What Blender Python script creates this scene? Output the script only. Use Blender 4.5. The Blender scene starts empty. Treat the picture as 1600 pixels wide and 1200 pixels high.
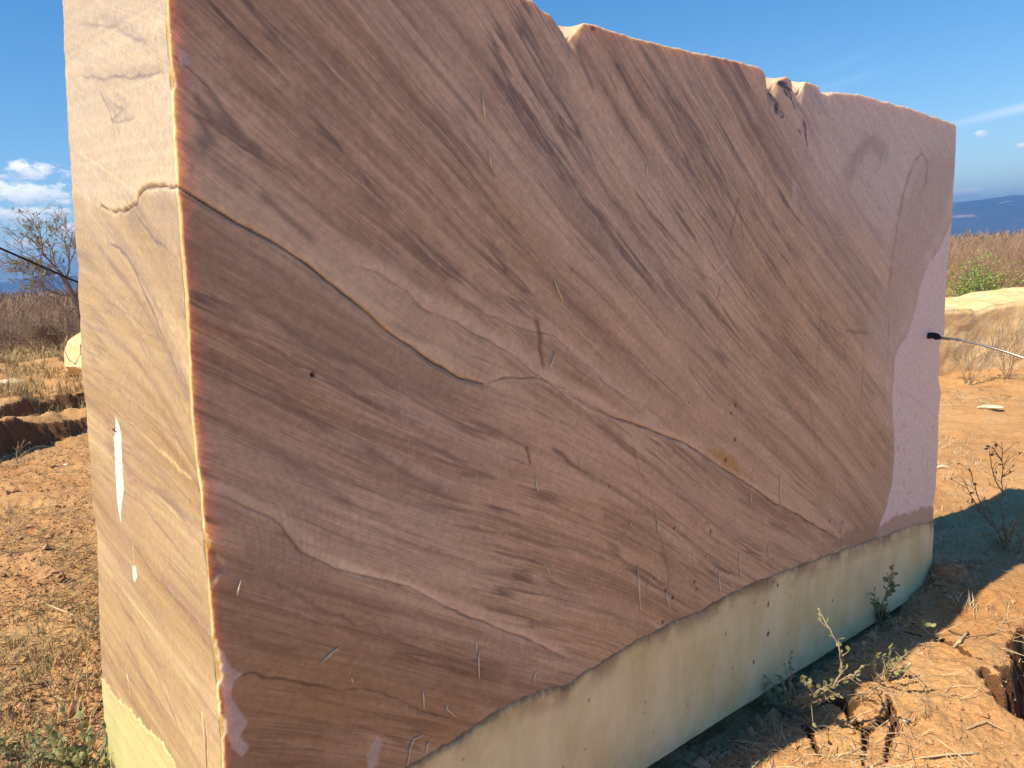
import bpy, math, random
import numpy as np
from math import radians as rad, sin, cos, pi
rng = np.random.default_rng(7); random.seed(7)
sc = bpy.context.scene
COL = sc.collection

# ---------------------------------------------------------------- camera
f = 1200.0
pitch, roll = rad(9.3), rad(4.0)
C = np.array([0, 0, 1.5])
Fw = np.array([0, cos(pitch), -sin(pitch)]); u0 = np.array([0, sin(pitch), cos(pitch)]); r0 = np.array([1., 0, 0])
Rt = cos(roll)*r0 - sin(roll)*u0; Up = sin(roll)*r0 + cos(roll)*u0
cam = bpy.data.cameras.new('camera'); camo = bpy.data.objects.new('camera', cam); COL.objects.link(camo)
from mathutils import Matrix, Vector
M = Matrix(((Rt[0], Up[0], -Fw[0], C[0]), (Rt[1], Up[1], -Fw[1], C[1]), (Rt[2], Up[2], -Fw[2], C[2]), (0, 0, 0, 1)))
camo.matrix_world = M
cam.sensor_fit = 'HORIZONTAL'; cam.sensor_width = 36; cam.lens = 36*f/1600
cam.clip_start = 0.05; cam.clip_end = 30000
sc.camera = camo

# ---------------------------------------------------------------- light and sky
SUN_AZ, SUN_EL = 238.0, 51.0       # towards the sun, clockwise from +Y
w = bpy.data.worlds.new("World"); sc.world = w; w.use_nodes = True
sc.view_settings.view_transform = 'Standard'; sc.view_settings.look = 'None'
sc.view_settings.gamma = 1; sc.view_settings.use_curve_mapping = False
sc.view_settings.exposure = 1.15
sl = bpy.data.lights.new('sun', 'SUN'); sl.energy = 3.55; sl.angle = rad(0.53); sl.color = (1.0, 0.80, 0.53)
so = bpy.data.objects.new('sun', sl); COL.objects.link(so)
sd = Vector((sin(rad(SUN_AZ))*cos(rad(SUN_EL)), cos(rad(SUN_AZ))*cos(rad(SUN_EL)), sin(rad(SUN_EL))))
so.rotation_euler = sd.to_track_quat('Z', 'Y').to_euler(); so.location = sd*20

class NT:
    """small helper to write node trees as expressions"""
    def __init__(s, tree): s.t = tree; s.n = tree.nodes; s.l = tree.links
    def node(s, typ, **kw):
        n = s.n.new(typ)
        for k, v in kw.items():
            if k == 'ins':
                for a, b in v.items():
                    i = n.inputs[a]
                    if isinstance(b, bpy.types.NodeSocket): s.l.new(b, i)
                    elif b is not None: i.default_value = b
            else: setattr(n, k, v)
        return n
    def m(s, op, a, b=None, c=None, clamp=False):
        n = s.n.new('ShaderNodeMath'); n.operation = op; n.use_clamp = clamp
        for i, x in enumerate((a, b, c)):
            if x is None: continue
            if isinstance(x, bpy.types.NodeSocket): s.l.new(x, n.inputs[i])
            else: n.inputs[i].default_value = x
        return n.outputs[0]
    def mix(s, fac, a, b, mode='MIX'):
        n = s.n.new('ShaderNodeMix'); n.data_type = 'RGBA'; n.blend_type = mode
        for i, x in ((0, fac), (6, a), (7, b)):
            if isinstance(x, bpy.types.NodeSocket): s.l.new(x, n.inputs[i])
            else: n.inputs[i].default_value = (tuple(x)+(1,) if (i > 0 and len(x) == 3) else x)
        return n.outputs[2]
    def noise(s, vec, scale=1, detail=4, rough=.5, dist=0, out=0):
        return s.node('ShaderNodeTexNoise', ins={'Vector': vec, 'Scale': scale, 'Detail': detail, 'Roughness': rough, 'Distortion': dist}).outputs[out]
    def ramp(s, x, stops, interp='LINEAR'):
        n = s.n.new('ShaderNodeValToRGB'); s.l.new(x, n.inputs[0]); e = n.color_ramp.elements; n.color_ramp.interpolation = interp
        while len(e) < len(stops): e.new(0.5)
        for k, (p, c) in enumerate(stops):
            e[k].position = p; e[k].color = tuple(c)+(1,) if not isinstance(c, (int, float)) else (c, c, c, 1)
        return n.outputs[0]
    def rng(s, x, a, b, c=0., d=1.):
        return s.node('ShaderNodeMapRange', ins={0: x, 1: a, 2: b, 3: c, 4: d}).outputs[0]
    def vscale(s, v, sx, sy, sz=1., off=(0, 0, 0)):
        n = s.node('ShaderNodeMapping', ins={'Vector': v, 'Location': off, 'Scale': (sx, sy, sz)}); return n.outputs[0]
    def attr(s, name, out=1):
        n = s.n.new('ShaderNodeAttribute'); n.attribute_name = name; return n.outputs[{'col': 0, 'vec': 1, 'fac': 2}[out] if isinstance(out, str) else out]
    def bump(s, h, strength=.3, dist=.01, normal=None):
        return s.node('ShaderNodeBump', ins={'Height': h, 'Strength': strength, 'Distance': dist, 'Normal': normal}).outputs[0]

def dirpx(px, py): return (px-800)*Rt - (py-600)*Up + f*Fw
def azel(px, py):
    d = dirpx(px, py); d = d/np.linalg.norm(d); return math.atan2(d[0], d[1]), math.asin(d[2])

def build_world():
    t = NT(w.node_tree); w.node_tree.nodes.clear()
    sky = t.node('ShaderNodeTexSky', sky_type='NISHITA', sun_disc=False, sun_elevation=rad(SUN_EL), sun_rotation=rad(SUN_AZ),
                 altitude=300, air_density=1.0, dust_density=0.0, ozone_density=1.5)
    tc = t.node('ShaderNodeTexCoord').outputs['Generated']
    sx = t.node('ShaderNodeSeparateXYZ', ins={0: tc})
    az = t.m('ARCTAN2', sx.outputs[0], sx.outputs[1]); el = t.m('ARCSINE', sx.outputs[2])
    v = t.node('ShaderNodeCombineXYZ', ins={0: az, 1: t.m('MULTIPLY', el, 1.8), 2: 0.3}).outputs[0]
    n1 = t.noise(v, 46, 6, .6)
    n2 = t.noise(v, 14, 5, .55)
    # puffs: (px,py,half width,half height) in the directions where they stand
    puffs = [(38, 268, 62, 15), (45, 305, 60, 22), (-40, 300, 60, 20), (30, 336, 68, 18), (96, 316, 14, 7), (108, 362, 18, 14), (38, 386, 46, 12), (100, 330, 10, 7),
             (18, 412, 14, 6), (60, 400, 24, 9), (-5, 425, 16, 6), (34, 434, 16, 5), (88, 440, 20, 7), (-80, 360, 70, 18), (-140, 270, 60, 20),
             (1536, 209, 10, 6), (1508, 302, 26, 9), (1583, 297, 10, 6), (1640, 320, 30, 9), (1606, 312, 12, 4), (1700, 280, 40, 12), (1595, 228, 6, 5)]
    best = None; edge = None
    for (px, py, hw, hh) in puffs:
        a, e = azel(px, py); wa, we = hw/f*1.0, hh/f*.9
        da = t.m('DIVIDE', t.m('SUBTRACT', az, a), wa); de = t.m('DIVIDE', t.m('SUBTRACT', el, e), we)
        r = t.m('SUBTRACT', 1.0, t.m('ADD', t.m('MULTIPLY', da, da), t.m('MULTIPLY', de, de)))
        r = t.m('MAXIMUM', r, -4.0)
        if best is None: best, edge = r, de
        else:
            up = t.m('GREATER_THAN', r, best)
            edge = t.m('ADD', t.m('MULTIPLY', up, de), t.m('MULTIPLY', t.m('SUBTRACT', 1.0, up), edge))
            best = t.m('MAXIMUM', r, best)
    dens = t.m('ADD', best, t.m('MULTIPLY', t.m('SUBTRACT', n1, .5), 4.2))
    cov = t.rng(dens, .1, .8)
    # a scattered field of the same low clouds all round the horizon
    far = t.rng(t.m('ADD', n2, t.m('MULTIPLY', t.m('ABSOLUTE', t.m('SUBTRACT', el, .11)), -2.2)), .57, .66)
    side = t.rng(t.m('ABSOLUTE', az), .62, .85)
    cov = t.m('MAXIMUM', cov, t.m('MULTIPLY', far, side))
    # high wisps
    wv = t.node('ShaderNodeCombineXYZ', ins={0: t.m('ADD', az, t.m('MULTIPLY', el, -1.0)), 1: t.m('MULTIPLY', t.m('ADD', el, t.m('MULTIPLY', az, -.22)), 7.0), 2: 2.0}).outputs[0]
    wn = t.noise(wv, 6, 6, .62)
    wel = t.m('MULTIPLY', t.rng(el, .06, .12), t.rng(el, .30, .16))
    wisp = t.m('MULTIPLY', t.m('MULTIPLY', t.rng(wn, .60, .85), wel), .16)
    a1, e1 = azel(1560, 178)
    # one long streak
    d1 = t.m('SUBTRACT', t.m('SUBTRACT', el, e1), t.m('MULTIPLY', t.m('SUBTRACT', az, a1), .13))
    st = t.m('MULTIPLY', t.m('EXPONENT', t.m('MULTIPLY', t.m('POWER', t.m('DIVIDE', d1, .0042), 2), -1)), t.m('MULTIPLY', t.rng(az, a1-.08, a1+.02), t.rng(wn, .25, .5)))
    wisp = t.m('MAXIMUM', wisp, t.m('MULTIPLY', st, .95))
    shade = t.rng(t.m('ADD', edge, t.m('MULTIPLY', t.m('SUBTRACT', n1, .5), 2.2)), -.7, .5)
    ccol = t.mix(shade, (5.6, 6.1, 6.8), (9.8, 9.6, 9.3))
    c = t.mix(wisp, sky.outputs[0], (7.5, 8.2, 9.2))
    c = t.mix(t.m('MULTIPLY', cov, .92), c, ccol)
    hs = t.node('ShaderNodeHueSaturation', ins={'Saturation': 1.37, 'Value': 1.0, 'Color': c})
    bg = t.node('ShaderNodeBackground', ins={'Color': hs.outputs[0], 'Strength': 0.073})
    o = t.node('ShaderNodeOutputWorld', ins={'Surface': bg.outputs[0]})
build_world()

# ---------------------------------------------------------------- helpers
def nrm(v): return v/np.linalg.norm(v)
def hitplane(x, y, P, nn):
    v = dirpx(x, y); return C + v*(((P-C)@nn)/(v@nn))
def tagit(o, label=None, cat=None, group=None, kind=None):
    if label: o['label'] = label
    if cat: o['category'] = cat
    if group: o['group'] = group
    if kind: o['kind'] = kind
    return o
def mesh(name, V, Fc, mat=None, parent=None, smooth=False, attrs=None, loc=None):
    me = bpy.data.meshes.new(name)
    V = np.asarray(V, np.float32).reshape(-1, 3)
    me.vertices.add(len(V)); me.vertices.foreach_set('co', V.ravel())
    groups = Fc if isinstance(Fc, list) else [Fc]
    groups = [np.asarray(g, np.int32) for g in groups if len(g)]
    nl = sum(g.size for g in groups); nf = sum(len(g) for g in groups)
    me.loops.add(nl); me.polygons.add(nf)
    me.loops.foreach_set('vertex_index', np.concatenate([g.ravel() for g in groups]))
    tot = np.concatenate([np.full(len(g), g.shape[1], np.int32) for g in groups])
    st = np.concatenate([[0], np.cumsum(tot)[:-1]]).astype(np.int32)
    me.polygons.foreach_set('loop_start', st)
    me.polygons.foreach_set('use_smooth', np.full(nf, bool(smooth)))
    for k, (typ, data) in (attrs or {}).items():
        a = me.attributes.new(k, typ, 'POINT')
        a.data.foreach_set({'FLOAT': 'value', 'FLOAT_VECTOR': 'vector', 'FLOAT_COLOR': 'color'}[typ], np.asarray(data, np.float32).ravel())
    me.update(calc_edges=True); me.validate()
    if mat:
        for m in (mat if isinstance(mat, list) else [mat]): me.materials.append(m)
    o = bpy.data.objects.new(name, me); COL.objects.link(o)
    if loc is not None: o.location = loc
    if parent is not None: o.parent = parent
    return o
def empty(name, loc, label, cat, group=None, rz=0):
    o = bpy.data.objects.new(name, None); o.empty_display_size = .1; COL.objects.link(o)
    o.location = loc; o.rotation_euler = (0, 0, rz); tagit(o, label, cat, group); return o
def gridf(nr, nc, base=0, flip=False, wrap=False):
    i = np.arange(nr-1)[:, None]; j = np.arange(nc if wrap else nc-1)[None, :]
    j2 = (j+1) % nc
    a = i*nc+j; b = i*nc+j2; c = (i+1)*nc+j2; d = (i+1)*nc+j
    q = np.stack([a, b, c, d], -1).reshape(-1, 4)+base
    return q[:, ::-1] if flip else q
_lat = {}
def vnoise(x, y, seed=0):
    x = np.asarray(x, float); y = np.asarray(y, float)
    if seed not in _lat: _lat[seed] = np.random.default_rng(1000+seed).random((256, 256))
    L = _lat[seed]
    xi = np.floor(x).astype(int); yi = np.floor(y).astype(int); fx = x-xi; fy = y-yi
    fx = fx*fx*(3-2*fx); fy = fy*fy*(3-2*fy)
    g = lambda a, b: L[a & 255, b & 255]
    return (g(xi, yi)*(1-fx)+g(xi+1, yi)*fx)*(1-fy)+(g(xi, yi+1)*(1-fx)+g(xi+1, yi+1)*fx)*fy
def fbm(x, y, o=4, seed=0, g=.5):
    s = 0; a = 1; t = 0
    for k in range(o):
        s = s+a*(vnoise(x*2**k+k*17.3, y*2**k+k*9.1, seed+k)-.5); t += a; a *= g
    return s/t*2
def sst(x, a, b):
    t = np.clip((x-a)/(b-a), 0, 1); return t*t*(3-2*t)
def seg_dist(X, Y, pts):
    """unsigned distance, signed side, arc parameter to a polyline"""
    best = np.full(X.shape, 1e9); side = np.zeros(X.shape); arc = np.zeros(X.shape); L0 = 0
    for (x0, y0), (x1, y1) in zip(pts[:-1], pts[1:]):
        dx, dy = x1-x0, y1-y0; L = math.hypot(dx, dy)+1e-9
        t = np.clip(((X-x0)*dx+(Y-y0)*dy)/L**2, 0, 1)
        ex, ey = X-(x0+t*dx), Y-(y0+t*dy); d = np.hypot(ex, ey)
        m = d < best; best = np.where(m, d, best); side = np.where(m, np.sign(dx*ey-dy*ex), side); arc = np.where(m, L0+t*L, arc); L0 += L
    return best, side, arc/L0
def poly_sd(X, Y, pts):
    """signed distance, positive inside"""
    d, _, _ = seg_dist(X, Y, list(pts)+[pts[0]])
    ins = np.zeros(X.shape, bool); n = len(pts)
    for i in range(n):
        x0, y0 = pts[i]; x1, y1 = pts[(i+1) % n]
        c = ((y0 > Y) != (y1 > Y)) & (X < (x1-x0)*(Y-y0)/(y1-y0+1e-12)+x0); ins ^= c
    return np.where(ins, d, -d)
def tubes(segs, sides=3):
    """segs: array (n,8) p0 p1 r0 r1 -> verts, quads"""
    S = np.asarray(segs, float).reshape(-1, 8); n = len(S)
    p0, p1, ra, rb = S[:, :3], S[:, 3:6], S[:, 6], S[:, 7]
    d = p1-p0; d /= np.linalg.norm(d, axis=1)[:, None]+1e-9
    up = np.where(np.abs(d[:, 2:3]) > .9, [[1., 0, 0]], [[0., 0, 1]])
    a = np.cross(d, up); a /= np.linalg.norm(a, axis=1)[:, None]; b = np.cross(d, a)
    V = []
    for k in range(sides):
        th = 2*pi*k/sides; V.append(a*cos(th)+b*sin(th))
    V = np.stack(V, 1)
    v0 = p0[:, None]+V*ra[:, None, None]; v1 = p1[:, None]+V*rb[:, None, None]
    vv = np.concatenate([v0, v1], 1).reshape(-1, 3)
    k = np.arange(sides); q = np.stack([k, (k+1) % sides, (k+1) % sides+sides, k+sides], -1)
    q = (q[None]+(np.arange(n)*2*sides)[:, None, None]).reshape(-1, 4)
    return vv, q
def path_tube(pts, r, sides=6, closed_ends=True):
    P = np.asarray(pts, float); n = len(P); rr = np.full(n, r) if np.isscalar(r) else np.interp(np.linspace(0, 1, n), np.linspace(0, 1, len(r)), r)
    T = np.gradient(P, axis=0); T /= np.linalg.norm(T, axis=1)[:, None]
    up = np.array([0, 0, 1.]) if abs(T[0, 2]) < .9 else np.array([1., 0, 0])
    A = np.cross(T, up); A /= np.linalg.norm(A, axis=1)[:, None]; B = np.cross(T, A)
    th = np.arange(sides)*2*pi/sides
    V = P[:, None]+rr[:, None, None]*(A[:, None]*np.cos(th)[None, :, None]+B[:, None]*np.sin(th)[None, :, None])
    fc = [gridf(n, sides, wrap=True)]
    fc.append(np.arange(sides)[None, ::-1]); fc.append(((n-1)*sides+np.arange(sides))[None])
    return V.reshape(-1, 3), fc
def principled(t, **ins):
    b = t.node('ShaderNodeBsdfPrincipled', ins=ins); t.node('ShaderNodeOutputMaterial', ins={0: b.outputs[0]}); return b
def newmat(name):
    m = bpy.data.materials.new(name); m.use_nodes = True; m.node_tree.nodes.clear(); return m, NT(m.node_tree)

# ---------------------------------------------------------------- block frame
Fd = nrm(dirpx(2257, 404)); Vd = -dirpx(943, 9654); Vd = nrm(Vd-(Vd@Fd)*Fd); Nd = np.cross(Fd, Vd)   # along the face, up, towards the viewer
P0 = C+dirpx(1453, 915)*(-1.5/dirpx(1453, 915)[2])
LB = 2.966
O = P0-LB*Fd
def fr(x, y):
    q = hitplane(x, y, P0, Nd)-O; return (float(q@Fd), float(q@Vd))
def lf(x, y):
    q = hitplane(x, y, O, Fd)-O; return (float(-q@Nd), float(q@Vd))
def FR(l): return [fr(*p) for p in l]
def LF(l): return [lf(*p) for p in l]

# ---------------------------------------------------------------- terrain
def gp0(x, y, z=0.):
    v = dirpx(x, y); return C+v*((z-1.5)/v[2])
DITCH = [tuple(gp0(*p)[:2]) for p in [(1620, 985), (1588, 1010), (1577, 1035), (1584, 1062), (1560, 1085), (1535, 1078), (1538, 1100), (1556, 1118), (1580, 1140), (1640, 1165), (1760, 1165), (1800, 980)]]
CR = [[(1310, 1118), (1325, 1135), (1330, 1150), (1352, 1175), (1350, 1200), (1346, 1230)], [(1352, 1175), (1375, 1165), (1392, 1152), (1388, 1130)], [(1392, 1152), (1400, 1170), (1388, 1190), (1384, 1215)],
      [(1258, 1150), (1272, 1180), (1280, 1210)], [(1310, 1118), (1290, 1112), (1268, 1118)], [(1470, 1018), (1490, 1030), (1515, 1055), (1530, 1062)], [(1360, 960), (1400, 985), (1440, 1010)], [(1325,1135),(1345,1128),(1370,1140)]]
CRG = [[tuple(gp0(*p)[:2]) for p in l] for l in CR]
SLAB = [tuple(gp0(*p)[:2]) for p in [(1350, 1100), (1400, 1100), (1450, 1130), (1455, 1160), (1400, 1170), (1340, 1130), (1330, 1112)]]
BANK1 = [tuple(gp0(*p)[:2]) for p in [(-260, 730), (-60, 682), (30, 656), (80, 640), (115, 631), (160, 626), (260, 616)]]
BANK2 = [tuple(gp0(*p)[:2]) for p in [(-260, 800), (-60, 725), (20, 695), (60, 684), (90, 676), (140, 664), (240, 645)]]
def lump(X, Y, c, r, h):
    d = np.hypot(X-c[0], Y-c[1])/r; return h*np.clip(1-d*d, 0, 1)**1.3
def terrain(X, Y, fine=True):
    X = np.asarray(X, float); Y = np.asarray(Y, float)
    D = np.hypot(X, Y)
    s = (X-O[0])*Fd[0]+(Y-O[1])*Fd[1]; s = s/(Fd[0]**2+Fd[1]**2)
    n = (X-O[0])*Nd[0]+(Y-O[1])*Nd[1]
    near = np.exp(-(np.maximum(D-3.5, 0)/3.)**2)
    z = near*np.clip(O[2]-.0534*s, -.05, .19)
    # under and beside the front face the earth is scooped away a little
    z = z-.05*np.exp(-((n-.02)/.16)**2)*sst(s, -.3, .5)*(1-sst(s, 2.0, 2.7))-.012*near
    z = z+.05*fbm(X*.9, Y*.9, 3, 3)*sst(D, .5, 3)
    # the land falls away to a valley; on the left it stays high for longer
    a = np.degrees(np.arctan2(X, Y))
    lft = sst(a, 10, -10)
    fall = .95*sst(D, 14, 45)*(1-.1*lft)+1.9*sst(D, 40, 160)*(1-.85*lft)+6*sst(D, 150, 500)*(1-.4*lft)+52*sst(D, 350, 2600)
    z = z-fall+.25*fbm(X*.06, Y*.06, 3, 5)*sst(D, 12, 40)+2.*fbm(X*.004, Y*.004, 3, 6)*sst(D, 200, 900)
    if fine:
        L = X < 0
        db, sb, ab = seg_dist(X, Y, BANK1); sb = sb*db
        far1 = np.exp(-(np.maximum(db-3., 0)/2.5)**2)
        jag = .10*fbm(X*2.2, Y*2.2, 4, 11)
        z = z+np.where(L, .32*(.55+.9*np.clip(fbm(X*1.3, Y*1.3, 3, 12)+.3, 0, 1))*sst(sb+jag*1.1, -.045, .02)*far1*.9, 0)-np.where(L, .16*np.exp(-((sb+.4)/.5)**2), 0)
        db, sb, ab = seg_dist(X, Y, BANK2); sb = sb*db
        z = z+np.where(L, .27*(.5+np.clip(fbm(X*1.5, Y*1.5, 3, 14)+.4, 0, 1))*np.exp(-((sb-.2)/.45)**2)*sst(sb+jag*1.2, -.055, .0), 0)-np.where(L, .10*np.exp(-((sb+.35)/.4)**2), 0)
        nr = 1-sst(D, 9, 18)
        # clods and crust
        q = fbm(X*7, Y*7, 5, 21, .55)
        left = sst(a, 0, -15)
        z = z+nr*(.026+.010*left)*q+nr*.014*np.abs(fbm(X*17, Y*17, 4, 31, .6))*(1+1.4*left)*(.5+.5*fbm(X*2, Y*2, 2, 8))
        z = z+nr*.006*fbm(X*55, Y*55, 3, 41, .6)
        m = (X > .3) & (X < 4) & (Y > 1.2) & (Y < 4)
        xm, ym = X[m], Y[m]
        wob = .03*fbm(xm*9, ym*9, 5, 51, .62)
        sdd = poly_sd(xm, ym, DITCH)+wob
        dz = -.28*sst(sdd+.03*fbm(xm*25, ym*25, 3, 52), -.012, .05)+.012*np.exp(-((sdd+.05)/.06)**2)
        for l in CRG:
            dd, _, aa = seg_dist(xm+wob*.5, ym+wob*.4, l)
            dz = dz-.04*np.exp(-(dd/(.004+.007*(1-aa)))**4)
        sdd = poly_sd(xm, ym, SLAB)+wob*.6
        dz = dz+.012*sst(sdd, -.003, .01)
        # plated crust
        z[m] += dz
        ec = gp0(1452, 912); z = z+lump(X+.01*q, Y+.01*q, (ec[0]+.05, ec[1]-.06), .10, .075)
        ec = gp0(1560, 930); z = z+lump(X+.03*q, Y+.03*q, (ec[0], ec[1]), .5, .07); ec = gp0(1470, 1070); z = z+lump(X+.03*q, Y+.03*q, (ec[0], ec[1]), .55, .06)
        ec = gp0(40, 925); z = z+lump(X, Y, (ec[0], ec[1]), .3, .06)
    return z
def tz(x, y): return float(terrain(np.array([x]), np.array([y]))[0])
def gp(px, py):
    """where the sight line through this point of the photograph meets the ground"""
    v = dirpx(px, py); t = (0-1.5)/v[2]
    for k in range(30):
        p = C+v*t; t = .5*t+.5*(tz(p[0], p[1])-1.5)/v[2]
    p = C+v*t; return Vector((p[0], p[1], tz(p[0], p[1])))

def soil_material():
    m, t = newmat('red_soil')
    g = t.node('ShaderNodeNewGeometry').outputs['Position']
    sx = t.node('ShaderNodeSeparateXYZ', ins={0: g}); 
    D = t.node('ShaderNodeVectorMath', operation='LENGTH', ins={0: g}).outputs['Value']
    n1 = t.noise(g, 1.3, 6, .6); n2 = t.noise(g, 14, 6, .65); n3 = t.noise(g, 90, 4, .6); n0 = t.noise(g, .25, 4, .6)
    c = t.mix(t.rng(n1, .35, .65), (.40, .21, .085), (.55, .34, .16))
    c = t.mix(t.rng(n2, .42, .70, 0, .5), c, (.58, .36, .17))
    c = t.mix(t.rng(n3, .52, .75, 0, .6), c, (.24, .125, .065))
    st = t.node('ShaderNodeTexVoronoi', ins={'Vector': g, 'Scale': 60.0}).outputs['Distance']
    c = t.mix(t.m('MULTIPLY', t.m('LESS_THAN', st, .16), .6), c, (.6, .5, .38))
    # straw litter thrown over the ground, more of it to the left and far away
    lit = t.noise(g, 5, 5, .7)
    far = t.rng(D, 9, 16)
    c = t.mix(t.m('MULTIPLY', t.rng(lit, .46, .62), t.m('ADD', .25, t.m('MULTIPLY', far, .5))), c, (.50, .38, .22))
    # steep cuts coloured darker: shade on the bank and ditch faces painted in
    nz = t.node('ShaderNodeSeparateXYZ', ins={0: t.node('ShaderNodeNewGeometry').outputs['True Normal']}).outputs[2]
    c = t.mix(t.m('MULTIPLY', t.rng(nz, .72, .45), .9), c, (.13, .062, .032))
    # scrubland colours beyond
    sc1 = t.mix(t.rng(n0, .3, .7), (.20, .13, .075), (.27, .20, .11))
    c = t.mix(t.rng(D, 25, 55), c, sc1)
    nv = t.noise(t.vscale(g, 1, 1, 0), .0016, 6, .6)
    val = t.mix(t.rng(nv, .40, .62), (.17, .105, .062), (.12, .115, .055))
    nf = t.noise(t.vscale(g, 1, 1, 0, off=(31, 7, 0)), .0035, 3, .5)
    val = t.mix(t.rng(nf, .60, .68, 0, .8), val, (.10, .17, .05))
    c = t.mix(t.rng(D, 500, 900), c, val)
    h = t.m('ADD', t.m('MULTIPLY', n2, .5), t.m('MULTIPLY', n3, .25))
    h = t.m('ADD', h, t.m('MULTIPLY', t.noise(g, 300, 3, .6), .06))
    b = t.bump(h, .9, .035)
    principled(t, **{'Base Color': c, 'Roughness': .95, 'Specular IOR Level': .15, 'Normal': b})
    return m
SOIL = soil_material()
def build_ground():
    az = []
    def span(a, b, s): az.extend(np.arange(a, b, s).tolist())
    span(-180, -60, 4); span(-60, -39, 1.0); span(-39, -24, .11); span(-24, 4, .8); span(4, 37, .13); span(37, 60, 1.0); span(60, 180, 4)
    az = np.radians(az)
    r = [0.25]
    while r[-1] < 12500:
        q = r[-1]; k = .05 if q < 1.2 else (.0030 if q < 3.6 else .0045 if q < 14 else (.012 if q < 60 else .05)); r.append(q*(1+k))
    r = np.array(r)
    R_, A_ = np.meshgrid(r, az, indexing='ij')
    X = R_*np.sin(A_); Y = R_*np.cos(A_)
    Z = terrain(X.ravel(), Y.ravel()).reshape(X.shape)
    V = np.stack([X, Y, Z], -1).reshape(-1, 3)
    nr, nc = X.shape
    V = np.vstack([V, [0, 0, float(Z[0].mean())]])
    j = np.arange(nc); tri = np.stack([np.full(nc, nr*nc), (j+1) % nc, j], -1)
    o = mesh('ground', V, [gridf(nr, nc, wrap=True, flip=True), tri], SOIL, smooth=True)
    tagit(o, 'dry orange earth with cracked crust falling away to scrubland and a wide valley', kind='structure')
    print('ground', len(V))
build_ground()

# ---------------------------------------------------------------- the block of marble
def flow_field(guides, X, Y, sigma, seed):
    """follow the grain of the stone: returns a coordinate across and along it"""
    G = [(0.5*(a[0]+b[0]), .5*(a[1]+b[1]), *(np.array([b[0]-a[0], b[1]-a[1]])/math.hypot(b[0]-a[0], b[1]-a[1]))) for a, b in guides]
    G = np.array(G)
    def D(x, y):
        w_ = np.exp(-((x[..., None]-G[:, 0])**2+(y[..., None]-G[:, 1])**2)/(2*sigma**2))+1e-6
        vx = (w_*G[:, 2]).sum(-1); vy = (w_*G[:, 3]).sum(-1); L = np.hypot(vx, vy); return vx/L, vy/L
    gx = np.linspace(X.min()-.05, X.max()+.05, 110); gy = np.linspace(Y.min()-.05, Y.max()+.05, 80)
    A, B = np.meshgrid(gx, gy, indexing='ij')
    m = nrm(np.array([G[:, 2].mean(), G[:, 3].mean()])); pr = np.array([-m[1], m[0]]); c = np.array([gx.mean(), gy.mean()])
    x, y = A.copy(), B.copy(); T = np.zeros_like(x)
    for k in range(70):
        e = (x-c[0])*m[0]+(y-c[1])*m[1]
        st = -np.clip(e, -.04, .04)
        dx, dy = D(x, y); dd = np.maximum(dx*m[0]+dy*m[1], .3); st = st/dd*.999
        mx, my = D(x+dx*st/2, y+dy*st/2)
        x += mx*st; y += my*st; T -= st
    psi = (x-c[0])*pr[0]+(y-c[1])*pr[1]
    def bil(Z):
        u = (X-gx[0])/(gx[1]-gx[0]); v = (Y-gy[0])/(gy[1]-gy[0]); i = np.clip(u.astype(int), 0, 108); j = np.clip(v.astype(int), 0, 78); u = u-i; v = v-j
        return (Z[i, j]*(1-u)+Z[i+1, j]*u)*(1-v)+(Z[i, j+1]*(1-u)+Z[i+1, j+1]*u)*v
    return bil(psi), bil(T)

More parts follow.
